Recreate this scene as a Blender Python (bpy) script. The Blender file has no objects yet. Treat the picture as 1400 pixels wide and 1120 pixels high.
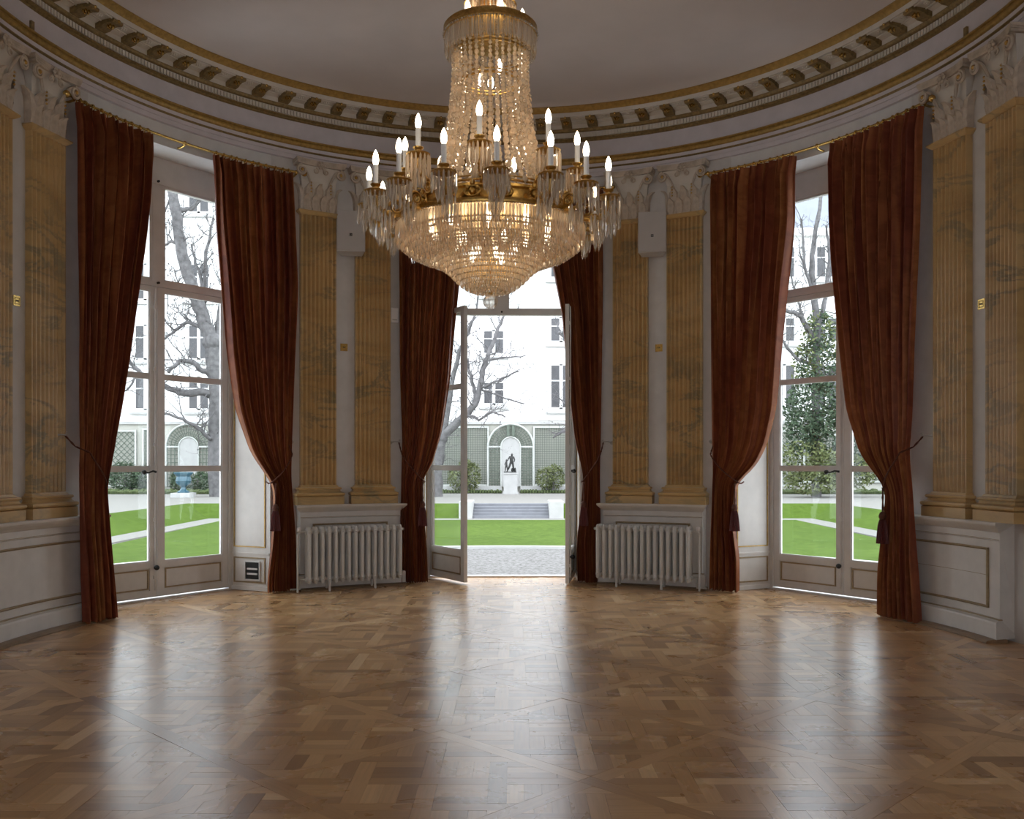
import bpy, math, random
from mathutils import Vector, Matrix, noise
random.seed(11)
sc = bpy.context.scene
C = sc.collection
PI = math.pi
rad = math.radians

# ------------------------------------------------------------------ camera, sky, exposure
cam_d = bpy.data.cameras.new('camera'); cam = bpy.data.objects.new('camera', cam_d); C.objects.link(cam)
CX, CY, CZ, FPX, VX, VY = .085, -7.704, 1.55, 1267., 701., 632.
cam.location = (CX, CY, CZ); cam.rotation_euler = (PI/2, 0, 0)
cam_d.sensor_width = 36; cam_d.lens = FPX/1400*36
cam_d.shift_x = -(VX-700)/1400; cam_d.shift_y = (VY-560)/1400
cam_d.clip_end = 400
sc.camera = cam
world = bpy.data.worlds.new('sky'); sc.world = world; world.use_nodes = True
bg = world.node_tree.nodes['Background']
bg.inputs[0].default_value = (.89, .95, 1.04, 1); bg.inputs[1].default_value = 5.5     # bright, even overcast
sc.view_settings.view_transform = 'Standard'; sc.view_settings.look = 'None'
sc.view_settings.exposure = -0.25; sc.view_settings.gamma = 1.0; sc.view_settings.use_curve_mapping = False
sc.cycles.max_bounces = 14; sc.cycles.diffuse_bounces = 8; sc.cycles.glossy_bounces = 5
sc.cycles.transparent_max_bounces = 32; sc.cycles.transmission_bounces = 8
sc.cycles.sample_clamp_indirect = 6.0; sc.cycles.caustics_reflective = False; sc.cycles.caustics_refractive = False

# ------------------------------------------------------------------ materials
def N(nt, t, **k):
    n = nt.nodes.new(t)
    for a, b in k.items(): setattr(n, a, b)
    return n
def new_mat(name):
    m = bpy.data.materials.new(name); m.use_nodes = True
    return m, m.node_tree, m.node_tree.nodes['Principled BSDF']
def ramp(nt, fac, stops):
    r = N(nt, 'ShaderNodeValToRGB'); e = r.color_ramp.elements
    while len(e) < len(stops): e.new(.5)
    for i, (p, c) in enumerate(stops): e[i].position = p; e[i].color = (*c, 1)
    nt.links.new(fac, r.inputs[0]); return r.outputs[0]
def noise_tex(nt, vec, scale, detail=4, rough=.55, dist=0.):
    n = N(nt, 'ShaderNodeTexNoise'); n.inputs['Scale'].default_value = scale; n.inputs['Detail'].default_value = detail
    n.inputs['Roughness'].default_value = rough; n.inputs['Distortion'].default_value = dist
    if vec is not None: nt.links.new(vec, n.inputs['Vector'])
    return n.outputs['Fac']
def mapping(nt, src, scale=(1,1,1), rot=(0,0,0)):
    tc = N(nt, 'ShaderNodeTexCoord'); mp = N(nt, 'ShaderNodeMapping')
    mp.inputs['Scale'].default_value = scale; mp.inputs['Rotation'].default_value = rot
    nt.links.new(tc.outputs[src], mp.inputs['Vector']); return mp.outputs[0]
def bump(nt, p, h, strength=.2, dist=.01):
    b = N(nt, 'ShaderNodeBump'); b.inputs['Strength'].default_value = strength; b.inputs['Distance'].default_value = dist
    nt.links.new(h, b.inputs['Height']); nt.links.new(b.outputs[0], p.inputs['Normal'])
def plain(name, col, rough=.5, metal=0., var=.06, scale=6., spec=.5, bmp=0.):
    m, nt, p = new_mat(name)
    v = mapping(nt, 'Object')
    f = noise_tex(nt, v, scale, 5)
    a = [max(0, c*(1-var)) for c in col]; b = [min(1, c*(1+var)) for c in col]
    nt.links.new(ramp(nt, f, [(.3, a), (.7, b)]), p.inputs['Base Color'])
    p.inputs['Roughness'].default_value = rough; p.inputs['Metallic'].default_value = metal
    p.inputs['Specular IOR Level'].default_value = spec
    if bmp: bump(nt, p, noise_tex(nt, v, scale*8, 3), bmp, .004)
    return m

M = {}
M['wall'] = plain('wall_paint', (.555, .53, .505), .6, bmp=.05)
M['wood_paint'] = plain('grey_woodwork_paint', (.60, .565, .52), .45, bmp=.04)
M['frame_paint'] = plain('window_paint', (.60, .585, .56), .4)
M['ceiling'] = plain('ceiling_paint', (.545, .485, .455), .7, scale=1.2)
M['frieze'] = plain('frieze_paint', (.58, .535, .55), .6)
M['cornice'] = plain('cornice_paint', (.62, .57, .50), .5)
M['gilt'] = plain('gilding', (.35, .22, .065), .42, .55, .25, 25)
M['dark_gilt'] = plain('tarnished_gilding', (.23, .155, .06), .45, .35, .3, 30)
M['bead'] = plain('gilt_panel_bead', (.30, .22, .12), .45, .2, .15, 30)
M['brass'] = plain('polished_brass', (.60, .40, .13), .22, 1.0, .15, 20)
M['ormolu'] = plain('ormolu', (.50, .31, .095), .36, 1.0, .3, 40)
M['iron'] = plain('dark_metal', (.03, .028, .026), .4, .6)
M['steel'] = plain('metal_rod', (.42, .40, .37), .35, .7)
M['radiator'] = plain('radiator_enamel', (.56, .55, .52), .35, 0, .05)
M['white_plastic'] = plain('white_plastic', (.66, .63, .61), .45, 0, .03)
M['speaker'] = plain('grey_white_speaker_paint', (.50, .47, .445), .5, 0, .03)
M['alarm'] = plain('bright_white_plastic', (.80, .78, .77), .4, 0, .02)
M['black_plastic'] = plain('black_plastic', (.015, .015, .015), .4)
M['candle'] = plain('candle_sleeve', (.88, .87, .85), .5, 0, .02)
M['step_stone'] = plain('weathered_step_stone', (.165, .17, .185), .8, 0, .1, 3)
M['stone'] = plain('white_stone', (.40, .40, .385), .8, 0, .08, 3)
M['facade'] = plain('rendered_facade', (.80, .80, .78), .85, 0, .03, 1)
M['garden_wall'] = plain('garden_wall_render', (.42, .415, .365), .85, 0, .05, 1)
M['zinc'] = plain('zinc_roof', (.22, .235, .27), .5, .2, .08, 1)
M['shutter'] = plain('grey_shutter', (.30, .30, .30), .6)
M['far_glass'] = plain('dark_window_pane', (.055, .055, .058), .15, 0, .2, 2)
M['bronze'] = plain('dark_bronze', (.032, .032, .03), .4, .4)
M['urn'] = plain('blue_glazed_ceramic', (.035, .10, .135), .25, 0, .15, 8)
M['trellis'] = plain('green_trellis_wood', (.105, .13, .10), .7, 0, .1)
M['trellis_white'] = plain('white_trellis_frame', (.46, .475, .445), .7)
M['bark'] = plain('grey_plane_bark', (.125, .12, .12), .9, 0, .35, 5, .2)
M['soil'] = plain('border_soil', (.10, .095, .06), .95, 0, .3, 4, .1)
M['tassel'] = plain('crimson_tassel_silk', (.085, .008, .006), .6, 0, .3, 60)
M['cordm'] = plain('tieback_cord', (.10, .03, .015), .8, 0, .4, 90)
M['lintel'] = plain('reveal_paint', (.62, .605, .58), .5)

def mk_marble():
    m, nt, p = new_mat('painted_ochre_marble')
    oi = N(nt, 'ShaderNodeObjectInfo'); tc = N(nt, 'ShaderNodeTexCoord')
    add = N(nt, 'ShaderNodeVectorMath', operation='ADD'); mul = N(nt, 'ShaderNodeVectorMath', operation='SCALE')
    mul.inputs['Scale'].default_value = 7.; nt.links.new(oi.outputs['Location'], mul.inputs[0])
    nt.links.new(tc.outputs['Object'], add.inputs[0]); nt.links.new(mul.outputs[0], add.inputs[1])
    mp = N(nt, 'ShaderNodeMapping'); mp.inputs['Rotation'].default_value = (0, rad(60), 0); mp.inputs['Scale'].default_value = (1.0, 1.0, 2.8)
    nt.links.new(add.outputs[0], mp.inputs[0])
    base = noise_tex(nt, mp.outputs[0], 1.1, 5, .55, .5)
    c = ramp(nt, base, [(.25, (.36, .22, .088)), (.45, (.48, .312, .125)), (.62, (.54, .36, .16)), (.8, (.43, .315, .16))])
    vein = noise_tex(nt, mp.outputs[0], 1.25, 8, .62, .7)
    vf = ramp(nt, vein, [(.45, (0,0,0)), (.49, (1,1,1)), (.51, (1,1,1)), (.55, (0,0,0))])
    patch = noise_tex(nt, add.outputs[0], 1.1, 2)
    pf = ramp(nt, patch, [(.38, (.12,.12,.12)), (.64, (.72,.72,.72))])
    mu = N(nt, 'ShaderNodeMath', operation='MULTIPLY'); nt.links.new(vf, mu.inputs[0]); nt.links.new(pf, mu.inputs[1])
    mx = N(nt, 'ShaderNodeMix', data_type='RGBA'); nt.links.new(mu.outputs[0], mx.inputs[0]); nt.links.new(c, mx.inputs[6])
    mx.inputs[7].default_value = (.20, .18, .11, 1)
    nt.links.new(mx.outputs[2], p.inputs['Base Color']); p.inputs['Roughness'].default_value = .38
    return m
M['marble'] = mk_marble()

def mk_oak():
    m, nt, p = new_mat('waxed_oak_parquet')
    oi = N(nt, 'ShaderNodeObjectInfo'); ge = N(nt, 'ShaderNodeNewGeometry')
    ad = N(nt, 'ShaderNodeMath', operation='ADD'); nt.links.new(oi.outputs['Random'], ad.inputs[0]); nt.links.new(ge.outputs['Random Per Island'], ad.inputs[1])
    fr = N(nt, 'ShaderNodeMath', operation='FRACT'); nt.links.new(ad.outputs[0], fr.inputs[0])
    tone = ramp(nt, fr.outputs[0], [(0, (.33, .175, .07)), (.2, (.46, .26, .112)), (.55, (.57, .332, .15)), (.85, (.66, .405, .19)), (1, (.80, .54, .285))])
    uv = N(nt, 'ShaderNodeUVMap'); uv.uv_map = 'UVMap'
    mp = N(nt, 'ShaderNodeMapping'); mp.inputs['Scale'].default_value = (3, 60, 1); nt.links.new(uv.outputs[0], mp.inputs[0])
    g = noise_tex(nt, mp.outputs[0], 1.0, 5, .6, .4)
    gr = ramp(nt, g, [(.3, (.84, .83, .81)), (.6, (1, 1, 1))])
    mx = N(nt, 'ShaderNodeMix', data_type='RGBA', blend_type='MULTIPLY'); mx.inputs[0].default_value = 1
    nt.links.new(tone, mx.inputs[6]); nt.links.new(gr, mx.inputs[7]); nt.links.new(mx.outputs[2], p.inputs['Base Color'])
    ob = N(nt, 'ShaderNodeNewGeometry')
    w = noise_tex(nt, ob.outputs['Position'], 1.3, 5, .6, .5)
    rr = N(nt, 'ShaderNodeMapRange'); rr.inputs[3].default_value = .2; rr.inputs[4].default_value = .36; nt.links.new(w, rr.inputs[0])
    nt.links.new(rr.outputs[0], p.inputs['Roughness'])
    p.inputs['Specular IOR Level'].default_value = .5
    sc2 = noise_tex(nt, ob.outputs['Position'], 9., 4, .6, .3)
    bump(nt, p, sc2, .014, .01)
    p.inputs['Coat Weight'].default_value = .35; p.inputs['Coat Roughness'].default_value = .2
    return m
M['oak'] = mk_oak()

def mk_silk():
    m, nt, p = new_mat('rust_striped_silk')
    uv = N(nt, 'ShaderNodeUVMap'); uv.uv_map = 'UVMap'
    mp = N(nt, 'ShaderNodeMapping'); mp.inputs['Scale'].default_value = (15, .4, 1); nt.links.new(uv.outputs[0], mp.inputs[0])
    f = noise_tex(nt, mp.outputs[0], 1., 3, .55, .2)
    c = ramp(nt, f, [(.32, (.145, .028, .014)), (.45, (.21, .052, .023)), (.55, (.30, .10, .037)), (.68, (.41, .17, .058))])
    mp2 = N(nt, 'ShaderNodeMapping'); mp2.inputs['Scale'].default_value = (9, 5, 1); nt.links.new(uv.outputs[0], mp2.inputs[0])
    f2 = noise_tex(nt, mp2.outputs[0], 1., 4, .6, .9)
    c2 = ramp(nt, f2, [(.42, (.72, .66, .62)), (.6, (1, 1, 1))])
    mx = N(nt, 'ShaderNodeMix', data_type='RGBA', blend_type='MULTIPLY'); mx.inputs[0].default_value = 1
    nt.links.new(c, mx.inputs[6]); nt.links.new(c2, mx.inputs[7]); nt.links.new(mx.outputs[2], p.inputs['Base Color'])
    p.inputs['Roughness'].default_value = .55; p.inputs['Sheen Weight'].default_value = .0
    p.inputs['Specular IOR Level'].default_value = .3
    tr = N(nt, 'ShaderNodeBsdfTranslucent'); tr.inputs[0].default_value = (.45, .12, .04, 1)
    ms = N(nt, 'ShaderNodeMixShader'); ms.inputs[0].default_value = .04
    nt.links.new(p.outputs[0], ms.inputs[1]); nt.links.new(tr.outputs[0], ms.inputs[2])
    nt.links.new(ms.outputs[0], nt.nodes['Material Output'].inputs[0])
    return m
M['silk'] = mk_silk()

def mk_glass():
    m = bpy.data.materials.new('window_glass'); m.use_nodes = True; nt = m.node_tree; nt.nodes.remove(nt.nodes['Principled BSDF'])
    t = N(nt, 'ShaderNodeBsdfTransparent'); t.inputs[0].default_value = (.95, .965, .96, 1)
    g = N(nt, 'ShaderNodeBsdfGlossy'); g.inputs['Roughness'].default_value = .02
    lw = N(nt, 'ShaderNodeLayerWeight'); lw.inputs[0].default_value = .5      # Schlick, the same from both sides of the pane
    pw = N(nt, 'ShaderNodeMath', operation='POWER'); nt.links.new(lw.outputs['Facing'], pw.inputs[0]); pw.inputs[1].default_value = 5
    fr = N(nt, 'ShaderNodeMath', operation='MULTIPLY_ADD'); nt.links.new(pw.outputs[0], fr.inputs[0]); fr.inputs[1].default_value = .5; fr.inputs[2].default_value = .014
    ms = N(nt, 'ShaderNodeMixShader'); nt.links.new(fr.outputs[0], ms.inputs[0]); nt.links.new(t.outputs[0], ms.inputs[1]); nt.links.new(g.outputs[0], ms.inputs[2])
    nt.links.new(ms.outputs[0], nt.nodes['Material Output'].inputs[0]); return m
M['glass'] = mk_glass()

def mk_crystal(name, tint, dif):
    m = bpy.data.materials.new(name); m.use_nodes = True; nt = m.node_tree; nt.nodes.remove(nt.nodes['Principled BSDF'])
    t = N(nt, 'ShaderNodeBsdfTransparent'); t.inputs[0].default_value = (.97, .95, .92, 1)
    g = N(nt, 'ShaderNodeBsdfGlossy'); g.inputs['Roughness'].default_value = .06; g.inputs[0].default_value = (1, .97, .93, 1)
    d = N(nt, 'ShaderNodeBsdfTranslucent'); d.inputs[0].default_value = (*tint, 1)
    d2 = N(nt, 'ShaderNodeBsdfDiffuse'); d2.inputs[0].default_value = (*tint, 1)
    md = N(nt, 'ShaderNodeMixShader'); md.inputs[0].default_value = .4; nt.links.new(d.outputs[0], md.inputs[1]); nt.links.new(d2.outputs[0], md.inputs[2])
    lw = N(nt, 'ShaderNodeLayerWeight'); lw.inputs[0].default_value = .45
    m1 = N(nt, 'ShaderNodeMixShader'); nt.links.new(lw.outputs['Facing'], m1.inputs[0]); nt.links.new(t.outputs[0], m1.inputs[1]); nt.links.new(g.outputs[0], m1.inputs[2])
    ge = N(nt, 'ShaderNodeNewGeometry'); mr = N(nt, 'ShaderNodeMapRange'); nt.links.new(ge.outputs['Random Per Island'], mr.inputs[0])
    mr.inputs[3].default_value = dif*.3; mr.inputs[4].default_value = min(1, dif*1.5)  # random brightness per prism imitates sparkling reflections
    m2 = N(nt, 'ShaderNodeMixShader'); nt.links.new(mr.outputs[0], m2.inputs[0]); nt.links.new(m1.outputs[0], m2.inputs[1]); nt.links.new(md.outputs[0], m2.inputs[2])
    nt.links.new(m2.outputs[0], nt.nodes['Material Output'].inputs[0]); return m
M['crystal'] = mk_crystal('warm_lead_crystal', (.97, .83, .66), .72)
M['crystal_clear'] = mk_crystal('clear_lead_crystal', (.95, .88, .80), .36)

def mk_emit(name, col, s):
    m = bpy.data.materials.new(name); m.use_nodes = True; nt = m.node_tree; nt.nodes.remove(nt.nodes['Principled BSDF'])
    e = N(nt, 'ShaderNodeEmission'); e.inputs[0].default_value = (*col, 1); e.inputs[1].default_value = s
    nt.links.new(e.outputs[0], nt.nodes['Material Output'].inputs[0]); return m
M['bulb'] = mk_emit('lit_bulb', (1, .84, .62), 22.)

def mk_ground(name, stops, scale, detail=6, bmp=.3, big=None):
    m, nt, p = new_mat(name); v = mapping(nt, 'Object')
    f = noise_tex(nt, v, scale, detail, .7)
    c = ramp(nt, f, stops)
    if big:
        f2 = noise_tex(nt, v, big, 3); c2 = ramp(nt, f2, [(.35, (.82, .85, .75)), (.65, (1, 1, 1))])
        mx = N(nt, 'ShaderNodeMix', data_type='RGBA', blend_type='MULTIPLY'); mx.inputs[0].default_value = 1
        nt.links.new(c, mx.inputs[6]); nt.links.new(c2, mx.inputs[7]); c = mx.outputs[2]
    nt.links.new(c, p.inputs['Base Color']); p.inputs['Roughness'].default_value = .95; p.inputs['Specular IOR Level'].default_value = .1
    bump(nt, p, f, bmp, .03); return m
M['gravel'] = mk_ground('pale_gravel', [(.32, (.055, .05, .045)), (.45, (.14, .135, .125)), (.58, (.20, .195, .185)), (.72, (.27, .265, .255))], 14, 8, .4)
M['path'] = mk_ground('pale_path', [(.3, (.19, .184, .165)), (.7, (.24, .233, .215))], 10)
M['grass'] = mk_ground('lawn_grass', [(.30, (.046, .079, .010)), (.5, (.066, .108, .014)), (.7, (.088, .137, .023))], 5, 8, .4, .35)
M['leaf'] = mk_ground('evergreen_leaves', [(.3, (.04, .06, .036)), (.5, (.068, .098, .06)), (.7, (.12, .155, .10))], 3, 3, .0)
M['leaf_light'] = mk_ground('pale_leaves', [(.3, (.07, .085, .035)), (.5, (.12, .14, .06)), (.7, (.19, .21, .10))], 3, 3, .0)
M['hedge'] = mk_ground('clipped_hedge', [(.3, (.04, .06, .025)), (.6, (.09, .11, .05))], 6, 4, .4)

# ------------------------------------------------------------------ mesh helpers
class MB:
    def __init__(s): s.v = []; s.f = []; s.uv = None
    def add(s, vs, fs):
        o = len(s.v); s.v += [tuple(v) for v in vs]; s.f += [tuple(i+o for i in f) for f in fs]; return s
    def box(s, x0, x1, y0, y1, z0, z1):
        return s.add([(x0,y0,z0),(x1,y0,z0),(x1,y1,z0),(x0,y1,z0),(x0,y0,z1),(x1,y0,z1),(x1,y1,z1),(x0,y1,z1)],
                     [(0,3,2,1),(4,5,6,7),(0,1,5,4),(1,2,6,5),(2,3,7,6),(3,0,4,7)])
    def prism_xy(s, poly, z0, z1):
        n = len(poly)
        return s.add([(x,y,z0) for x,y in poly]+[(x,y,z1) for x,y in poly],
                     [tuple(range(n-1,-1,-1)), tuple(range(n,2*n))]+[(i,(i+1)%n,(i+1)%n+n,i+n) for i in range(n)])
    def lathe(s, prof, n=16, c=(0,0,0)):
        vs = []; fs = []
        for r, z in prof:
            for k in range(n):
                a = 2*PI*k/n; vs.append((c[0]+r*math.cos(a), c[1]+r*math.sin(a), c[2]+z))
        m = len(prof)
        for i in range(m-1):
            for k in range(n):
                fs.append((i*n+k, i*n+(k+1)%n, (i+1)*n+(k+1)%n, (i+1)*n+k))
        if prof[0][0] > 1e-5: fs.append(tuple(range(n-1,-1,-1)))
        if prof[-1][0] > 1e-5: fs.append(tuple((m-1)*n+k for k in range(n)))
        return s.add(vs, fs)
    def tube(s, pts, r, n=8, caps=True, closed=False):
        pts = [Vector(p) for p in pts]; m = len(pts)
        rs = r if isinstance(r, (list, tuple)) else [r]*m
        vs = []; fs = []; up = None
        for i, p in enumerate(pts):
            a = pts[(i-1) % m] if (closed or i > 0) else p; b = pts[(i+1) % m] if (closed or i < m-1) else p
            d = (b-a)
            if d.length < 1e-9: d = Vector((0,0,1))
            d.normalize()
            if up is None:
                up = d.orthogonal().normalized()
            else:
                up = up - d*up.dot(d)
                if up.length < 1e-6: up = d.orthogonal()
                up.normalize()
            w = d.cross(up)
            for k in range(n):
                t = 2*PI*k/n; vs.append(p+(up*math.cos(t)+w*math.sin(t))*rs[i])
        for i in range(m if closed else m-1):
            j = (i+1) % m
            for k in range(n): fs.append((i*n+k, i*n+(k+1)%n, j*n+(k+1)%n, j*n+k))
        if caps and not closed: fs += [tuple(range(n-1,-1,-1)), tuple((m-1)*n+k for k in range(n))]
        return s.add(vs, fs)
    def ball(s, c, rx, ry=None, rz=None, n=8, m=6):
        ry = ry or rx; rz = rz or rx
        vs = [(c[0],c[1],c[2]-rz)]; fs = []
        for i in range(1, m):
            t = PI*i/m - PI/2
            for k in range(n):
                a = 2*PI*k/n; vs.append((c[0]+rx*math.cos(t)*math.cos(a), c[1]+ry*math.cos(t)*math.sin(a), c[2]+rz*math.sin(t)))
        vs.append((c[0],c[1],c[2]+rz)); L = len(vs)-1
        for k in range(n): fs.append((0, 1+(k+1)%n, 1+k))
        for i in range(m-2):
            for k in range(n): fs.append((1+i*n+k, 1+i*n+(k+1)%n, 1+(i+1)*n+(k+1)%n, 1+(i+1)*n+k))
        for k in range(n): fs.append((L, 1+(m-2)*n+k, 1+(m-2)*n+(k+1)%n))
        return s.add(vs, fs)
    def rod(s, c, r, l, n=6):                       # a pointed crystal prism hanging down from c
        x, y, z = c; vs = [(x, y, z)]; fs = []
        a0 = random.random()*PI
        for zz, q in ((z-.12*l, 1), (z-.78*l, 1.15)):
            for k in range(n):
                a = a0+2*PI*k/n; vs.append((x+q*r*math.cos(a), y+q*r*math.sin(a), zz))
        vs.append((x, y, z-l))
        for k in range(n):
            fs += [(0, 1+k, 1+(k+1)%n), (1+k, 1+n+k, 1+n+(k+1)%n, 1+(k+1)%n), (2*n+1, 1+n+(k+1)%n, 1+n+k)]
        return s.add(vs, fs)
    def shift(s, d):
        s.v = [(x+d[0], y+d[1], z+d[2]) for x, y, z in s.v]; return s
    def mesh(s, name, mat, smooth=None):
        me = bpy.data.meshes.new(name); me.from_pydata(s.v, [], s.f); me.validate()
        if s.uv:
            ul = me.uv_layers.new(name='UVMap')
            for l in me.loops: ul.data[l.index].uv = s.uv[l.vertex_index]
        me.materials.append(mat)
        if smooth is not None:
            me.shade_smooth(); me.set_sharp_from_angle(angle=rad(smooth))
        me.update(); return me
def obj(name, mb, mat, parent=None, smooth=None, loc=None, rz=0., kind=None):
    me = mb.mesh(name, M[mat], smooth) if isinstance(mb, MB) else mb
    o = bpy.data.objects.new(name, me); C.objects.link(o)
    if parent: o.parent = parent
    if loc: o.location = loc
    if rz: o.rotation_euler = (0, 0, rz)
    if kind: o['kind'] = kind
    return o
def empty(name, loc=(0,0,0), rz=0., kind=None):
    o = bpy.data.objects.new(name, None); C.objects.link(o); o.location = loc; o.rotation_euler = (0,0,rz); o.empty_display_size = .1
    if kind: o['kind'] = kind
    return o
def tag(o, label, cat=None, group=None, kind=None):
    o['label'] = label
    if cat: o['category'] = cat
    if group: o['group'] = group
    if kind: o['kind'] = kind
    return o
def copy_tree(o, parent=None):
    c = o.copy(); C.objects.link(c)
    if parent: c.parent = parent
    for ch in list(o.children): copy_tree(ch, c)
    return c

PHI0 = -.75                                         # the room's axis, a little off the camera's
def pol(r, phi, z):
    a = rad(phi); return (r*math.sin(a), r*math.cos(a), z)
def arc(r, a, b, n):
    return [pol(r, a+(b-a)*i/n, 0)[:2] for i in range(n+1)]
def sweep(mb, prof, sts, closed_prof=True, caps=True):
    """prof: (r, z) points; sts: functions r -> (x, y) along the wall"""
    n = len(prof); vs = []; fs = []
    for st in sts:
        for r, z in prof: vs.append((*st(r), z))
    q = n if closed_prof else n-1
    for i in range(len(sts)-1):
        for k in range(q):
            a = i*n+k; b = i*n+(k+1)%n; fs.append((a, b, b+n, a+n))
    if caps and closed_prof:
        fs += [tuple(range(n-1,-1,-1)), tuple((len(sts)-1)*n+k for k in range(n))]
    return mb.add(vs, fs)
def st_arc(a, b, n):
    return [(lambda p: (lambda r: pol(r, p, 0)[:2]))(a+(b-a)*i/n) for i in range(n+1)]
def st_room(n=96):                                  # straight sides towards the camera, half circle at the far end
    L = [(lambda y: (lambda r: (-r, y)))(y) for y in (YB, -5.3, -2.6)]
    L += st_arc(-90, 90, n)
    L += [(lambda y: (lambda r: (r, y)))(y) for y in (-2.6, -5.3, YB)]
    return L
def at(px, py, Y):
    z = Y-CY; return Vector((CX+(px-VX)*z/FPX, Y, CZ+(VY-py)*z/FPX))
YB = -10.6
RW = 4.42; RO = 5.06

# ------------------------------------------------------------------ room shell
def wall_piece(name, a0, a1, o0, o1, z1=5.24, extra=()):
    poly = arc(RW, a0, a1, 24) + list(extra) + arc(RO, o1, o0, 24)
    o = obj(name, MB().prism_xy(poly[::-1], 0, z1), 'wall', kind='structure'); return o
WC = 53.9
P = PHI0
wl = wall_piece('wall_left', -90, -WC-15+P, -90, -WC-12.3+P); tag(wl, 'grey painted curved wall at the far left of the salon')
wcl = wall_piece('wall_far_left', -WC+15+P, -13.4+P, -WC+12.3+P, -12.6+P); tag(wcl, 'grey painted wall between first window and open door')
wcr = wall_piece('wall_far_right', 13.4+P, WC-15+P, 12.6+P, WC-12.3+P); tag(wcr, 'grey painted wall between open door and second window')
wr = wall_piece('wall_right', WC+15+P, 90, WC+12.3+P, 90); tag(wr, 'grey painted curved wall at the far right of the salon')
for nm, par, a in (('lintel', wl, -WC), ('lintel', wcl, 0), ('lintel', wr, WC)):
    h = 15.2 if a else 13.6
    mb = MB(); sweep(mb, [(RW, 5.0), (RW, 5.24), (RO, 5.24), (RO, 5.0)], st_arc(a-h+P, a+h+P, 20)); obj('lintel', mb, 'lintel', par)
for s, nm in ((-1, 'wall_side_left'), (1, 'wall_side_right')):
    mb = MB(); x0, x1 = sorted((s*RW, s*RO))
    mb.box(x0, x1, YB, 0, 0, 6.3)
    tag(obj(nm, mb, 'wall', kind='structure'), 'grey painted long wall beside the camera position, %s' % ('west' if s < 0 else 'east'))
mb = MB()
xs = [-5.06, -3.2, -1.9, -.65, .65, 1.9, 3.2, 5.06]  # gaps between piers are assumed openings, added out of view for fill light
for i in range(0, 8, 2): mb.box(xs[i], xs[i+1], YB-.5, YB, 0, 6.3)
for i in range(1, 6, 2): mb.box(xs[i], xs[i+1], YB-.5, YB, 3.4, 6.3)
tag(obj('wall_back', mb, 'wall', kind='structure'), 'grey painted wall behind the camera with three tall openings added for fill light')
# ceiling
mb = MB(); prof = [(4.03, 6.0), (3.96, 6.035), (3.84, 6.062), (3.6, 6.075), (3.0, 6.085), (2.2, 6.09), (1.2, 6.095)]
sts = st_room(72)
n = len(prof)
sweep(mb, prof, sts, False, False)
ring = [i*n+n-1 for i in range(len(sts))]
mb.f.append(tuple(ring))
top = [(*st(4.9), 6.35) for st in sts]; b0 = len(mb.v); mb.v += top; mb.f.append(tuple(range(b0, b0+len(top)))[::-1])
tag(obj('ceiling', mb, 'ceiling', kind='structure', smooth=40), 'plain pinkish grey ceiling inside the gilded oval cornice')
# entablature
ent = empty('trim_1', kind='structure'); tag(ent, 'grey and gilt entablature running round the room under the ceiling')
def ring_part(name, prof, mat, smooth=None):
    mb = MB(); sweep(mb, prof, st_room(110)); return obj(name, mb, mat, ent, smooth)
ring_part('architrave', [(4.60,5.235),(4.375,5.235),(4.375,5.285),(4.362,5.285),(4.362,5.335),(4.345,5.345),(4.345,5.39),(4.60,5.39)], 'frieze')
ring_part('architrave_line', [(4.46,5.326),(4.352,5.326),(4.340,5.333),(4.340,5.343),(4.352,5.347),(4.46,5.347)], 'dark_gilt')
ring_part('gilt_band', [(4.46,5.385),(4.337,5.385),(4.322,5.40),(4.314,5.42),(4.322,5.437),(4.308,5.445),(4.308,5.462),(4.36,5.472),(4.46,5.472)], 'gilt', 50)
ring_part('frieze', [(4.60,5.468),(4.372,5.468),(4.372,5.70),(4.60,5.70)], 'frieze')
ring_part('gilt_moulding', [(4.5,5.685),(4.36,5.685),(4.345,5.695),(4.345,5.705),(4.322,5.715),(4.322,5.727),(4.5,5.727)], 'dark_gilt')
ring_part('dentil_course', [(4.5,5.725),(4.338,5.725),(4.338,5.80),(4.5,5.80)], 'cornice')
ring_part('gilt_moulding', [(4.5,5.80),(4.322,5.80),(4.308,5.81),(4.300,5.825),(4.296,5.83),(4.296,5.838),(4.5,5.838)], 'dark_gilt')
ring_part('corona', [(4.5,5.837),(4.30,5.837),(4.30,5.89),(4.245,5.905),(4.245,5.915),(4.065,5.915),(4.065,5.905),(4.052,5.905),(4.052,5.955),(4.5,5.955)], 'cornice')
ring_part('gilt_cyma', [(4.5,5.953),(4.058,5.953),(4.046,5.962),(4.04,5.975),(4.02,5.985),(4.006,6.002),(3.992,6.008),(3.992,6.022),(4.5,6.022)], 'gilt', 50)
# dentils: too fine to tell apart one by one
mb = MB(); nd = 330
for i in range(nd):
    p = -88+176*i/(nd-1); h = .17
    sweep(mb, [(4.345,5.735),(4.318,5.735),(4.318,5.79),(4.345,5.79)], st_arc(p-h, p+h, 1))
obj('dentils', mb, 'cornice', ent, kind='stuff')
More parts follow.
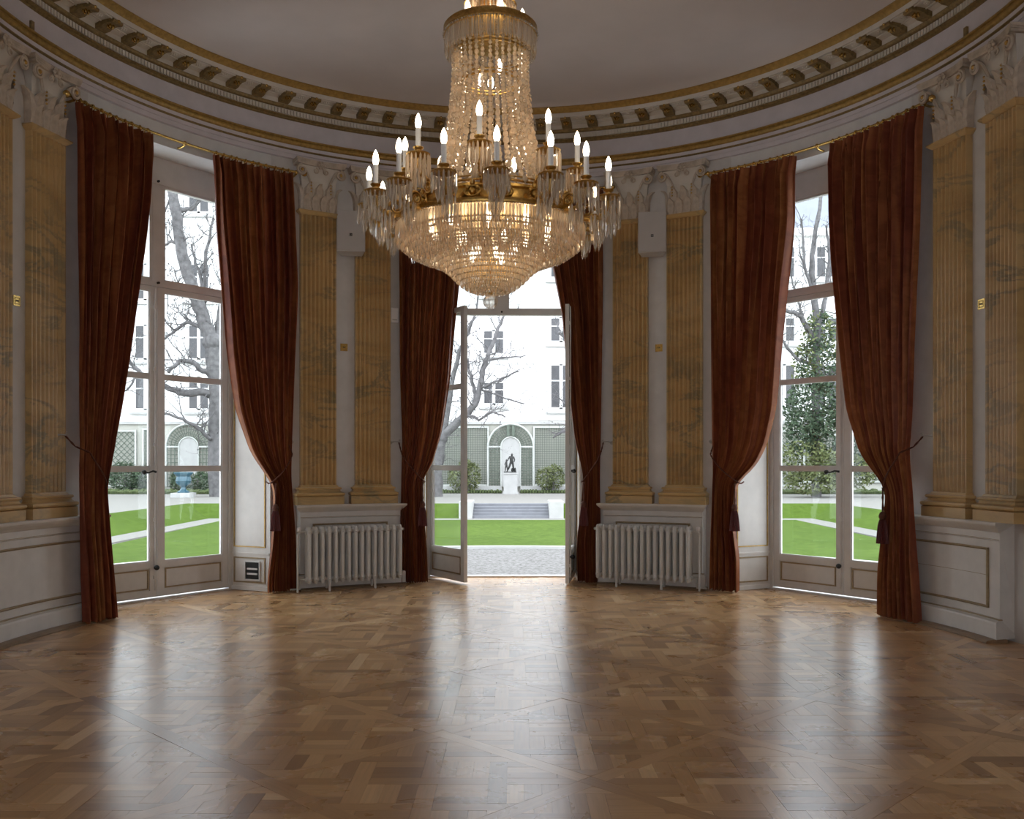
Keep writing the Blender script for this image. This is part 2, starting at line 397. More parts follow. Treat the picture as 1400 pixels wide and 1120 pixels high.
# modillions and rosettes: alike pieces sharing mesh data
def modillion_mesh():
    mb = MB(); prof = []
    for i in range(9):                              # scroll underside (y = inwards negative)
        t = i/8; prof.append((.0-.20*t, -.066+.03*math.sin(PI*t*.9)*0+.05*t*t))
    for sx in (-1, 1): pass
    pts = [(.05, 0), (-.185, 0), (-.20, -.012), (-.20, -.03), (-.185, -.043), (-.16, -.040), (-.12, -.036), (-.07, -.045), (-.03, -.066), (.05, -.074)]
    n = len(pts); w = .062
    mb.add([(-w, y, z) for y, z in pts]+[(w, y, z) for y, z in pts],
           [tuple(range(n)), tuple(range(2*n-1, n-1, -1))]+[(i, i+n, (i+1)%n+n, (i+1)%n) for i in range(n)])
    return mb
mm = modillion_mesh().mesh('modillion', M['dark_gilt'], 30)
mb = MB(); mb.ball((0,-.205,-.02), .016, n=8, m=6)
for k in range(5): mb.ball((.026*math.cos(k*1.257), -.10+.026*math.sin(k*1.257), -.052), .014, .014, .02, 6, 4)
mg = mb.mesh('modillion_leaf', M['brass'], 40)
mb = MB(); mb.ball((0, 0, -.008), .012, n=8, m=4)
for k in range(6): mb.ball((.024*math.cos(k*PI/3), .024*math.sin(k*PI/3), -.004), .014, .014, .010, 6, 4)
mros = mb.mesh('rosette', M['cornice'], 40)
mb = MB().box(-.115, .115, -.075, .075, -.004, .01)
for y0, y1, x0, x1 in ((-.075,-.062,-.115,.115),(.062,.075,-.115,.115),(-.062,.062,-.115,-.103),(-.062,.062,.103,.115)): mb.box(x0, x1, y0, y1, -.014, 0)
mcof = mb.mesh('coffer', M['cornice'])
for k in range(-20, 20):
    ph = 1.7+4.44*k
    o = obj('modillion', mm, None, ent, loc=pol(4.262, ph, 5.914), rz=-rad(ph))
    obj('gilt_drop', mg, None, o)
    ph2 = ph+2.22
    o = obj('coffer', mcof, None, ent, loc=pol(4.155, ph2, 5.914), rz=-rad(ph2)); obj('rosette', mros, None, o, loc=(0, 0, -.004))
for ph in (-80.2, 78.6): obj('frieze_shadow_tab', MB().box(-.02, .02, -.012, .02, 0, .11), 'dark_gilt', ent, loc=pol(4.36, ph, 5.46), rz=-rad(ph))  # dark tabs standing in for small cast shadows on the frieze

# ------------------------------------------------------------------ parquet floor
fl_poly = [(-4.9, YB-.5), (4.9, YB-.5), (4.9, 0)] + arc(5.0, 90, -90, 60) + [(-4.9, 0)]
fl_poly = [(4.9, YB-.5)] + [p for p in arc(4.98, 90, -90, 60)] + [(-4.9, YB-.5)]
mb = MB().prism_xy(fl_poly, -.5, -.006); mb.uv = [(v[0], v[1]) for v in mb.v]
floor = obj('floor', mb, 'oak', kind='structure'); tag(floor, 'waxed oak parquet floor of framed panels laid on the diagonal')
def clip(poly, a, b, c):                            # keep a*x+b*y <= c
    out = []
    for i in range(len(poly)):
        p, q = poly[i], poly[(i+1) % len(poly)]
        dp, dq = a*p[0]+b*p[1]-c, a*q[0]+b*q[1]-c
        if dp <= 0: out.append(p)
        if (dp < 0 < dq) or (dq < 0 < dp):
            t = dp/(dp-dq); out.append((p[0]+(q[0]-p[0])*t, p[1]+(q[1]-p[1])*t))
    return out
def area(poly): return .5*sum(poly[i-1][0]*poly[i][1]-poly[i][0]*poly[i-1][1] for i in range(len(poly)))
S = 1.12; B = .095; GAP = .0009
c45 = math.sqrt(.5)
def to_world(a, b): return ((a+b)*c45, (b-a)*c45)   # panel axes at 45 degrees
pieces = []
OFFA, OFFB = .31, -1.98+S*2
def rect(x0, x1, y0, y1): return [(x0, y0), (x1, y0), (x1, y1), (x0, y1)]
pitch = .335; lw = .088
for ia in range(-9, 10):
    for ib in range(-9, 10):
        a0 = ia*S+OFFA; b0 = ib*S+OFFB
        cx, cy = to_world(a0+S/2, b0+S/2)
        if abs(cx) > 5.4 or cy > 5.4 or cy < -5.4 or math.hypot(cx, max(cy, 0)) > 5.6: continue
        # frame strips of the panel
        for r_, d in ((rect(a0, a0+S, b0, b0+B), (1, 0)), (rect(a0, a0+B, b0+B, b0+S), (0, 1))):
            pieces.append(([to_world(*p) for p in r_], (c45*(d[0]+d[1]), c45*(d[1]-d[0]))))
        lims = []
        for (na, nb, c) in ((-1, 0, -(a0+B)), (1, 0, a0+S), (0, -1, -(b0+B)), (0, 1, b0+S)):
            lims.append((c45*(na+nb), c45*(nb-na), c))
        pcx, pcy = to_world(a0+B+(S-B)/2, b0+B+(S-B)/2)
        def put(x0, x1, y0, y1, d):
            q = rect(pcx+x0, pcx+x1, pcy+y0, pcy+y1)
            for l in lims:
                q = clip(q, *l)
                if len(q) < 3: return
            if abs(area(q)) > 4e-5: pieces.append((q, d))
        for i in range(-3, 4):
            for j in range(-3, 4):
                x = i*pitch; y = j*pitch; h = lw/2; g = pitch-lw
                if (i+j) % 2 == 0:                  # interlaced: over / under
                    put(x-g-h, x+g+h, y-h, y+h, (1, 0))
                else:
                    put(x-h, x+h, y-g-h, y+g+h, (0, 1))
                if (i+j) % 2:
                    for k in range(3): put(x+h, x+h+g, y+h+k*g/3, y+h+(k+1)*g/3, (1, 0))
                else:
                    for k in range(3): put(x+h+k*g/3, x+h+(k+1)*g/3, y+h, y+h+g, (0, 1))
def plank_mb(mb, poly, d):
    if area(poly) < 0: poly = poly[::-1]
    n = len(poly); gx = sum(p[0] for p in poly)/n; gy = sum(p[1] for p in poly)/n
    tx, ty = random.gauss(0, .0009), random.gauss(0, .0009); dz = random.uniform(-.0004, .0004)
    top = []
    for x, y in poly:
        l = math.hypot(x-gx, y-gy); k = max(0, 1-GAP*1.4/l)
        X, Y = gx+(x-gx)*k, gy+(y-gy)*k; top.append((X, Y, dz+tx*(X-gx)+ty*(Y-gy)))
    vs = top+[(x, y, -.006) for x, y, z in top]
    mb.add(vs, [tuple(range(n))]+[(i+n, (i+1)%n+n, (i+1)%n, i) for i in range(n)])
    ou, ov = random.uniform(0, 50), random.uniform(0, 50)
    if mb.uv is None: mb.uv = []
    mb.uv += [((x-gx)*d[0]+(y-gy)*d[1]+ou, -(x-gx)*d[1]+(y-gy)*d[0]+ov) for x, y, z in vs]
def seen_size(pc):
    q = pc[0]; n = len(q); gx = sum(p[0] for p in q)/n; gy = sum(p[1] for p in q)/n; z = gy-CY
    if z < 3.2: return 0
    u, v = VX+FPX*(gx-CX)/z, VY+FPX*CZ/z
    if not (10 < u < 1390 and v < 1112): return 0
    return abs(area(q))/z**3
keep = []
for pc in pieces:
    q = pc[0]; n = len(q); gx = sum(p[0] for p in q)/n; gy = sum(p[1] for p in q)/n
    if gy > 0 and math.hypot(gx, gy) > 4.62: continue
    if abs(gx) > 4.5 or gy < -4.9: continue
    keep.append(pc)
keep.sort(key=seen_size, reverse=True)
for poly, d in keep[:300]:
    mb = MB(); plank_mb(mb, poly, d); obj('plank', mb, 'oak', floor)
mb = MB()
for poly, d in keep[300:]: plank_mb(mb, poly, d)
obj('far_planks', mb, 'oak', floor, kind='stuff')

# ------------------------------------------------------------------ dado pedestals
DP = [(4.46,1.03),(4.205,1.03),(4.20,1.022),(4.205,1.005),(4.225,.985),(4.25,.965),(4.27,.945),(4.285,.94),(4.285,.885),(4.278,.875),(4.29,.865),
      (4.29,.20),(4.262,.185),(4.225,.175),(4.22,.16),(4.22,.03),(4.46,.03)]
def dado(a, b, label, panel=True, na=18, crack=False):
    e = empty('dado_pedestal', pol(4.3, (a+b)/2, 0), 0); tag(e, label, 'pedestal', 'painted dado pedestals under the pilasters')
    L = e.location
    def part(name, mb, mat, smooth=None): return obj(name, mb.shift((-L.x, -L.y, -L.z)), mat, e, smooth)
    mb = MB()
    # ends return to the wall with the same mouldings
    sts = []
    def st_end(p, sgn):
        def f(r): 
            off = (4.29-r)*.9                       # mouldings project sideways as they do in front
            return pol(r, p+sgn*math.degrees(max(0, off)/4.3), 0)[:2]
        return f
    sts = [st_end(a, -1)] + st_arc(a, b, na)[1:-1] + [st_end(b, 1)]
    part('body', sweep(mb, DP, sts), 'wood_paint')
    mb = MB(); sweep(mb, [(4.32,.0),(4.13,.0),(4.13,.012),(4.15,.026),(4.19,.032),(4.32,.032)], st_arc(a-.8, b+.8, na)); part('shoe_moulding', mb, 'oak_plain')
    mb = MB(); sweep(mb, [(4.3,.872),(4.280,.872),(4.280,.882),(4.3,.882)], st_arc(a, b, na)); part('bead_line', mb, 'bead')
    mb = MB(); sweep(mb, [(4.3,.186),(4.266,.186),(4.266,.197),(4.3,.197)], st_arc(a-.3, b+.3, na)); part('bead_line', mb, 'bead')
    if panel:
        pa, pb, z0, z1 = a+2.1, b-2.1, .27, .80
        mb = MB(); w = .022; dw = math.degrees(w/4.29); rr = [(4.3,0),(4.274,0)]
        for za, zb in ((z0, z0+w), (z1-w, z1)): sweep(mb, [(4.3,za),(4.278,za),(4.270,(za+zb)/2),(4.278,zb),(4.3,zb)], st_arc(pa, pb, na))
        for q0, q1 in ((pa, pa+dw), (pb-dw, pb)): sweep(mb, [(4.3,z0),(4.274,z0),(4.274,z1),(4.3,z1)], st_arc(q0, q1, 1))
        part('panel_bead', mb, 'bead')
    if crack: part('panel_joint', sweep(MB(), [(4.3,.555),(4.2885,.555),(4.2885,.559),(4.3,.559)], st_arc(a+2.3, b-2.3, na)), 'bead')
    return e
M['oak_plain'] = plain('oak_shoe', (.20, .125, .065), .45, 0, .15, 12)
dado(-106, -WC-15.1+P, 'pale grey panelled dado under the marbled pilasters, left edge of the room')
dado(-34.6+P, -17.6+P, 'pale grey dado pedestal behind the radiator, beside the left open door leaf')
dado(17.6+P, 34.6+P, 'pale grey dado pedestal behind the radiator, beside the right open door leaf')
dado(WC+14.2+P, 86.3, 'pale grey panelled dado with a cracked panel line, right edge of the room', crack=True)

# ------------------------------------------------------------------ pilasters
def loft3(mb, prof, w, v):                          # moulding round three sides: prof = (offset, z)
    vs = []; fs = []
    for d, z in prof: vs += [(-w-d, .02, z), (-w-d, -v-d, z), (w+d, -v-d, z), (w+d, .02, z)]
    for i in range(len(prof)-1):
        for k in range(3): fs.append((i*4+k, i*4+k+1, i*4+k+5, i*4+k+4))
    fs += [(3,2,1,0), tuple(len(vs)-4+k for k in range(4))]
    return mb.add(vs, fs)
HW = .225; VD = .075
def shaft_mesh():
    pts = [(-HW, .02), (-HW, -VD)]; nf = 8; m = .015; fw = (2*HW-m)/nf
    for i in range(nf):
        x0 = -HW+m+i*fw; x1 = x0+fw-m
        for k in range(7):
            t = k/6; pts.append((x0+(x1-x0)*t, -VD+.030*math.sin(PI*t)))
    pts += [(HW, -VD), (HW, .02)]
    mb = MB(); z = [1.26, 4.60]; n = len(pts)
    mb.add([(x, y, zz) for zz in z for x, y in pts], [(i, i+1, i+1+n, i+n) for i in range(n-1)]+[tuple(range(n))[::-1], tuple(range(n, 2*n))])
    return mb.mesh('shaft', M['marble'], 40)
def leaf_mesh(w, h, curl, lobes=4):
    mb = MB(); nx, nz = 6, 12
    for j in range(nz+1):
        t = j/nz; ww = w*(.62+.38*math.sin(PI*min(1, t*1.05))**.7)*(1-.55*max(0, t-.7)/.3)*(1-.16*abs(math.sin(lobes*PI*t)))
        yo = -.02-.02*t-curl*max(0, t-.55)**2*4.2; zz = h*(t-.25*max(0, t-.75)**2*8*.8)
        for i in range(nx+1):
            u = i/nx*2-1
            mb.v.append((ww*u, yo+.022*u*u+(.010 if abs(u) < .1 else 0)-.006*math.cos(u*9), zz))
    for j in range(nz):
        for i in range(nx):
            a = j*(nx+1)+i; mb.f.append((a, a+1, a+nx+2, a+nx+1))
    n0 = len(mb.v); mb.v += [(x*.98, y+.014, z) for x, y, z in mb.v]; mb.f += [tuple(k+n0 for k in f[::-1]) for f in mb.f]
    return mb
def volute(mb, cx, cz, r, s, y, th=.02):
    pts = []; rs = []
    for k in range(30):
        t = k/29; a = s*(PI*.5-t*PI*3.4); rr = r*(1-t*.78)
        pts.append((cx+s*0+rr*math.cos(a)*1.0, y-.02*t, cz+rr*math.sin(a)*abs(1))); rs.append(th*(1-.35*t))
    mb.tube(pts, rs, 6)
def capital_meshes():
    R = {}
    mb = MB(); loft3(mb, [(-.012, 4.62), (-.012, 4.80), (-.004, 5.0), (.02, 5.10), (.035, 5.165)], HW, VD); R['bell'] = mb.mesh('bell', M['cornice'])
    mb = MB()                                        # concave-fronted abacus
    n = 12; front = []
    for k in range(n+1):
        u = k/n*2-1; front.append((u*.315, -VD-.115+.055*(1-u*u)))
    poly = [(-.315, .02)]+front+[(.315, .02)]
    for z0, z1, s in ((5.165, 5.188, .955), (5.188, 5.205, .98), (5.205, 5.232, 1.)):
        mb.prism_xy([(x*s, (y-.02)*s+.02) for x, y in poly][::1], z0, z1)
    R['abacus'] = mb.mesh('abacus', M['capital'])
    R['leaf_lo'] = leaf_mesh(.062, .21, .055).mesh('acanthus_leaf', M['capital'], 60)
    R['leaf_hi'] = leaf_mesh(.070, .36, .075).mesh('acanthus_leaf', M['capital'], 60)
    for s in (-1, 1):
        mb = MB(); pts = []; rs = []
        for k in range(10):
            t = k/9; pts.append((s*(.11+.13*t), -VD-.03-.05*t, 4.93+.19*math.sin(t*PI*.55))); rs.append(.014+.006*t)
        mb.tube(pts, rs, 6); cx, cz = s*.245, 5.085
        pts = []; rs = []
        for k in range(34):
            t = k/33; a = PI*.5-t*PI*3.6; rr = .062*(1-t*.8); pts.append((cx+s*rr*math.cos(a), -VD-.085-.012*t, cz+rr*math.sin(a))); rs.append(.017*(1-.3*t))
        mb.tube(pts, rs, 6)
        R['vol%d' % s] = mb.mesh('volute', M['capital'], 60)
        mb = MB().ball((cx, -VD-.10, cz), .021, n=10, m=8); R['eye%d' % s] = mb.mesh('volute_eye', M['ormolu'], 60)
        mb = MB(); pts = []; rs = []
        for k in range(24):
            t = k/23; a = PI*.5+t*PI*3.0; rr = .036*(1-t*.75); pts.append((s*(.065-0*rr)+s*rr*-math.cos(a)*-1, -VD-.075, 5.10+rr*math.sin(a))); rs.append(.010*(1-.3*t))
        mb.tube(pts, rs, 5)
        R['hel%d' % s] = mb.mesh('helix', M['capital'], 60)
        mb = MB()
        for k in range(4): mb.ball((s*.125, -VD-.075, 4.95-.036*k), .011, n=6, m=5)
        R['drop%d' % s] = mb.mesh('gilt_drop', M['ormolu'], 60)
    mb = MB().ball((0, -VD-.10, 5.17), .022, n=8, m=6)
    for k in range(6):
        a = k*PI/3; mb.ball((.036*math.cos(a), -VD-.09, 5.17+.036*math.sin(a)), .021, .014, .021, 6, 5)
    R['flower'] = mb.mesh('flower', M['capital'], 60)
    return R
M['capital'] = plain('carved_capital_paint', (.49, .41, .325), .5, 0, .2, 12)
SH = shaft_mesh(); CAP = capital_meshes()
mb = MB(); loft3(mb, [(.075,1.03),(.075,1.125),(.062,1.130),(.078,1.140),(.084,1.155),(.078,1.170),(.058,1.176),(.040,1.190),(.034,1.208),(.045,1.213),(.052,1.226),(.045,1.238),(.022,1.243),(.010,1.262),(.0,1.268)], HW, VD); BASE = mb.mesh('base', M['marble'], 35)
mb = MB(); loft3(mb, [(0,4.575),(.012,4.582),(.035,4.60),(.046,4.612),(.046,4.624),(.02,4.632)], HW, VD); NECK = mb.mesh('necking', M['dark_marble'] if 'dark_marble' in M else M['marble'], 35)
def pilaster(phi, label):
    e = empty('pilaster', pol(RW, phi, 1.03), -rad(phi)); tag(e, label, 'pilaster', 'ochre marbled pilasters with carved capitals')
    dz = (0, 0, -1.03)
    obj('shaft', SH, None, e, loc=dz); obj('base', BASE, None, e, loc=dz); obj('necking', NECK, None, e, loc=dz)
    c = obj('capital', CAP['bell'], None, e, loc=dz); c['label'] = 'cream carved capital with leaves and scrolls'
    obj('abacus', CAP['abacus'], None, c)
    for k in range(4): obj('acanthus_leaf', CAP['leaf_lo'], None, c, loc=(-.165+.11*k, -VD+.005, 4.625))
    for k in range(3): obj('acanthus_leaf', CAP['leaf_hi'], None, c, loc=(-.13+.13*k, -VD+.012, 4.625))
    for s in (-1, 1):
        l = obj('acanthus_leaf', CAP['leaf_hi'], None, c, loc=(s*HW*.97, -VD*.45, 4.625), rz=s*rad(80))
        obj('volute', CAP['vol%d' % s], None, c); obj('volute_eye', CAP['eye%d' % s], None, c); obj('helix', CAP['hel%d' % s], None, c); obj('gilt_drop', CAP['drop%d' % s], None, c)
    obj('flower', CAP['flower'], None, c)
    return e
for phi, lab in ((-86.0, 'marbled pilaster cut off by the left picture edge'), (-76.7, 'marbled pilaster standing beside the leftmost curtain'),
                 (-31.15, 'marbled pilaster on the left radiator pedestal, nearer the first window'), (-21.95, 'marbled pilaster on the left radiator pedestal, nearer the open door'),
                 (21.95, 'marbled pilaster on the right radiator pedestal, nearer the open door'), (31.15, 'marbled pilaster on the right radiator pedestal, nearer the second window'),
                 (76.6, 'marbled pilaster standing beside the rightmost curtain'), (86.0, 'marbled pilaster cut off by the right picture edge')):
    pilaster(phi+P, lab)

# ------------------------------------------------------------------ windows and the open garden door
ZT = 3.57; ZH = 4.70; HWN = 1.03                    # transom, glass head, half width
def frame_rect(mb, x0, x1, z0, z1, w, y0, y1):
    mb.box(x0, x0+w, y0, y1, z0, z1); mb.box(x1-w, x1, y0, y1, z0, z1); mb.box(x0+w, x1-w, y0, y1, z1-w, z1); mb.box(x0+w, x1-w, y0, y1, z0, z0+w)
def bead_rect(mb, x0, x1, z0, z1, w, y0, y1): frame_rect(mb, x0, x1, z0, z1, w, y0, y1)
def make_leaf(parent, L, s, handle, loc, rz):
    """leaf in its own frame: hinge at x=0, free edge at x=s*L"""
    st = .088; mb = MB(); zb, zt = .026, ZT-.035
    def bx(x0, x1, y0, y1, z0, z1): 
        a, b = sorted((s*x0, s*x1)); mb.box(a, b, y0, y1, z0, z1)
    bx(0, st, -.024, .024, zb, zt); bx(L-st, L, -.024, .024, zb, zt)
    bx(st, L-st, -.024, .024, zt-.05, zt); bx(st, L-st, -.024, .024, zb, zb+.075); bx(st, L-st, -.024, .024, .355, .425)
    bars = (1.475, 2.52)
    for z in bars: bx(st, L-st, -.02, .02, z-.022, z+.022)
    lo = obj('leaf', mb, 'frame_paint', parent, loc=loc, rz=rz)
    zs = [.425, bars[0]-.022, bars[0]+.022, bars[1]-.022, bars[1]+.022, zt-.05]
    for k in range(3):
        q = MB(); a, b = sorted((s*st, s*(L-st))); q.box(a, b, -.004, .004, zs[2*k], zs[2*k+1]); obj('pane', q, 'glass', lo)
        q = MB(); frame_rect(q, a, b, zs[2*k], zs[2*k+1], .012, -.014, .014); obj('glazing_bead', q, 'frame_paint', lo)
    q = MB(); a, b = sorted((s*st, s*(L-st))); q.box(a, b, -.012, .012, zb+.07, .36); obj('kick_panel', q, 'frame_paint', lo)
    q = MB(); bead_rect(q, a+.012, b-.012, zb+.088, .343, .016, -.022, -.01); obj('panel_bead', q, 'bead', lo)
    if handle:
        xr = s*(L-.03)
        q = MB().tube([(xr, -.040, .10), (xr, -.040, zt-.03)], .008, 8)
        for z in (.25, .9, 1.75, 2.6, 3.3): q.box(xr-.018, xr+.018, -.046, -.02, z-.02, z+.02)
        obj('bolt_rod', q, 'frame_paint', lo, 40)
        q = MB().ball((xr, -.068, .36), .03, n=12, m=8); q.tube([(xr, -.03, .36), (xr, -.068, .36)], .012, 8); obj('door_knob', q, 'iron', lo, 50)
        q = MB().tube([(xr, -.05, 1.44), (xr-s*.05, -.07, 1.45), (xr-s*.11, -.075, 1.43), (xr-s*.15, -.07, 1.435)], [.014, .010, .009, .012], 8)
        q.ball((xr-s*.16, -.07, 1.435), .028, n=10, m=8); obj('lever_handle', q, 'iron', lo, 50)
    return lo
def french_window(name, phi, label, d=4.86, open_l=0., open_r=0., right=False):
    e = empty(name, pol(d, phi, 0), -rad(phi), 'structure'); tag(e, label)
    mb = MB(); jw = .06
    for s in (-1, 1):
        a, b = sorted((s*HWN, s*(HWN-jw))); mb.box(a, b, -.04, .05, 0, 5.0)
        a, b = sorted((s*HWN, s*(HWN+.25))); mb.box(a, b, -.02, .10, 0, 5.0)
    mb.box(-HWN, HWN, -.04, .05, ZH, 5.02); mb.box(-HWN+jw, HWN-jw, -.035, .045, ZT-.03, ZT+.03)
    mb.box(-.062, .062, -.035, .045, ZT+.03, ZH); mb.box(-HWN-.2, HWN+.2, -.05, .10, -.35, .012)
    fr = obj('window_frame', mb, 'frame_paint', e)
    q = MB(); frame_rect(q, -HWN+jw, HWN-jw, ZT+.03, ZH, .03, -.03, .03); q.box(-.10, -.06, -.03, .03, ZT+.03, ZH); q.box(.06, .10, -.03, .03, ZT+.03, ZH); obj('fanlight_sash', q, 'frame_paint', e)
    for s in (-1, 1):
        a, b = sorted((s*.10, s*(HWN-jw-.03))); obj('fanlight_pane', MB().box(a, b, -.004, .004, ZT+.06, ZH-.03), 'glass', e)
    q = MB()
    for z in (ZT+.01, ZH+.03): q.tube([(0, -.06, z), (0, -.03, z)], .014, 8)
    obj('catch', q, 'iron', e)
    L = HWN-jw-.004
    make_leaf(e, L, 1, not right, (-HWN+jw, 0, 0), -rad(open_l))
    make_leaf(e, L, -1, right, (HWN-jw, 0, 0), rad(open_r))
    return e
w1 = french_window('window_1', -WC+P, 'tall closed french window with four rows of panes, left of the open door')
d1 = french_window('door_1', P, 'glazed double door standing open onto the gravel and lawn', 4.86, 58.0, 81.0, True)
w2 = french_window('window_2', WC+P, 'tall closed french window with four rows of panes, right of the open door')
# panelled reveals beside each opening
def reveal(par_phi, s, half_in, parent, vent=False):
    i = Vector((*pol(RW+.005, par_phi+s*half_in, 0)[:2], 0)); o = Vector((*pol(4.86, par_phi, 0)[:2], 0)); t = Vector((math.cos(rad(par_phi)), -math.sin(rad(par_phi)), 0))
    o = o+t*s*(HWN-.0)
    d = (o-i); L = d.length; ang = math.atan2(d.y, d.x)
    e = obj('reveal_panel', MB().box(-.01, L, -.006 if s > 0 else -.012, .012 if s > 0 else .006, 0, 5.0), 'wood_paint', None, loc=i, rz=ang)
    y = -s*-1
    yy = (.012, .022) if s > 0 else (-.022, -.012)
    m = .06
    q = MB(); frame_rect(q, m, L-m, .52, 4.75, .014, *yy); obj('panel_bead', q, 'gilt', e)
    q = MB(); frame_rect(q, m, L-m, .09, .40, .016, *yy); obj('panel_bead', q, 'bead', e)
    q = MB(); q.box(0, L, *yy, .435, .455); q.box(0, L, yy[0], yy[1]+(.012 if s > 0 else 0), 0, .05); obj('rail', q, 'wood_paint', e)
    if vent:
        return e, i, ang, L
    return e, i, ang, L
rv = {}
for nm, ph, s, h, par in (('a', -WC+P, 1, 15, None), ('b', -WC+P, -1, 15, None), ('c', WC+P, 1, 15, None), ('d', WC+P, -1, 15, None), ('e', P, 1, 13.4, None), ('f', P, -1, 13.4, None)):
    rv[nm] = reveal(ph, -s if False else s, h, par)
for k, (nm, lab) in enumerate((('a', 'panelled window reveal with gilt bead beside the vent grille'), ('b', 'panelled window reveal hidden behind the leftmost curtain'),
                ('c', 'panelled window reveal hidden behind the rightmost curtain'), ('d', 'panelled window reveal with gilt bead, left side of the second window'),
                ('e', 'painted door reveal behind the right open leaf'), ('f', 'painted door reveal behind the left open leaf'))):
    o = rv[nm][0]; o.name = 'trim_%d' % (k+2); o['kind'] = 'structure'; o['label'] = lab
# vent grille on the left reveal
e, i, ang, L = rv['a']
vg = empty('vent_grille', i+Vector((math.cos(ang)*L*.42, math.sin(ang)*L*.42, .115)), ang); tag(vg, 'small dark floor-level vent grille with two white slats', 'vent')
q = MB(); frame_rect(q, -.118, .118, .005, .24, .014, .010, .030); obj('frame', q, 'frame_paint', vg)
obj('backing', MB().box(-.105, .105, .008, .016, .02, .225), 'black_plastic', vg)
for k, z in enumerate((.075, .135)): 
    q = MB().box(-.075, .075, .016, .030, z, z+.02); obj('slat', q, 'white_plastic', vg)

# ------------------------------------------------------------------ curtains
def interp(tab, z):
    t = sorted(tab)
    if z <= t[0][0]: return t[0][1]
    for (z0, p0), (z1, p1) in zip(t, t[1:]):
        if z <= z1: 
            k = (z-z0)/max(1e-6, z1-z0); return p0+(p1-p0)*k
    return t[-1][1]
def smooth_tab(tab, z): return sum(interp(tab, z+d) for d in (-.09, -.045, 0, .045, .09))/5
RC = 4.245
CUR = [
 ('rust silk curtain nearest the left edge, tied back low', [(4.93,-73.85),(3.18,-73.72),(1.78,-73.33),(1.42,-73.59),(.93,-73.33),(.06,-72.55)],
  [(5.0,-60.82),(4.33,-61.45),(3.78,-62.58),(3.31,-63.6),(2.69,-64.86),(2.08,-66.39),(1.49,-68.18),(1.31,-68.82),(1.05,-68.43),(.61,-67.79),(.03,-67.03)], -1),
 ('rust silk curtain to the right of the first window with hanging tassel', [(4.98,-50.39),(4.28,-50.01),(3.47,-48.88),(2.82,-47.88),(2.15,-46.38),(1.65,-43.87),(1.44,-41.74),(1.26,-40.11),(1.05,-40.11),(.62,-40.49),(.17,-41.24)],
  [(4.99,-36.59),(3.59,-36.34),(1.83,-37.1),(1.39,-37.22),(.78,-36.59),(.05,-36.09)], 1),
 ('rust silk curtain left of the open door, beside the left radiator', [(5.12,-18.68),(2.77,-18.55),(1.85,-18.05),(.92,-18.3),(.02,-18.43)],
  [(5.09,-6.62),(3.82,-8.14),(3.26,-8.91),(2.6,-9.67),(1.94,-11.07),(1.48,-12.97),(1.32,-14.62),(.92,-14.24),(.45,-13.74),(.08,-13.61)], -1),
 ('rust silk curtain right of the open door, partly behind its leaf', [(5.09,5.86),(4.06,8.03),(3.44,9.69),(2.6,10.71),(1.85,11.85),(1.38,13.38),(1.01,13.0),(.54,12.23),(.07,12.36)],
  [(5.13,16.82),(2.78,16.57),(1.85,16.44),(1.38,16.31),(.08,16.57)], 1),
 ('rust silk curtain to the left of the second window with hanging tassel', [(5.05,35.38),(3.59,35.38),(1.83,35.63),(1.3,35.76),(0,35.38)],
  [(5.0,49.97),(4.29,49.71),(3.48,48.32),(2.82,47.43),(2.15,46.54),(1.74,45.02),(1.48,42.99),(1.31,39.94),(.79,39.56),(.45,40.32),(.1,40.32)], -1),
 ('rust silk curtain nearest the right edge, tied back low', [(5.06,55.7),(4.19,56.08),(3.38,56.98),(2.74,57.87),(2.11,59.02),(1.64,61.46),(1.41,64.43),(1.28,66.25),(.89,65.73),(.44,65.08),(-.05,64.95)],
  [(4.97,72.29),(3.91,71.89),(3.21,71.23),(2.64,70.83),(2.07,70.44),(1.64,69.91),(1.2,70.57),(.7,70.96),(0,71.76)], 1),
]
RING = MB(); RING.tube([(.0, .033*math.cos(2*PI*k/14), .033*math.sin(2*PI*k/14)) for k in range(14)], .0065, 6, closed=True); RING = RING.mesh('curtain_ring', M['brass'], 60)
def slide(phi, r):                                  # the same sight line met at another radius
    x, y, _ = pol(4.24, phi, 0); dx, dy = x-CX, y-CY; a = dx*dx+dy*dy; b = 2*(CX*dx+CY*dy); c = CX*CX+CY*CY-r*r
    t = (-b+math.sqrt(max(0, b*b-4*a*c)))/(2*a); return math.degrees(math.atan2(CX+t*dx, CY+t*dy))
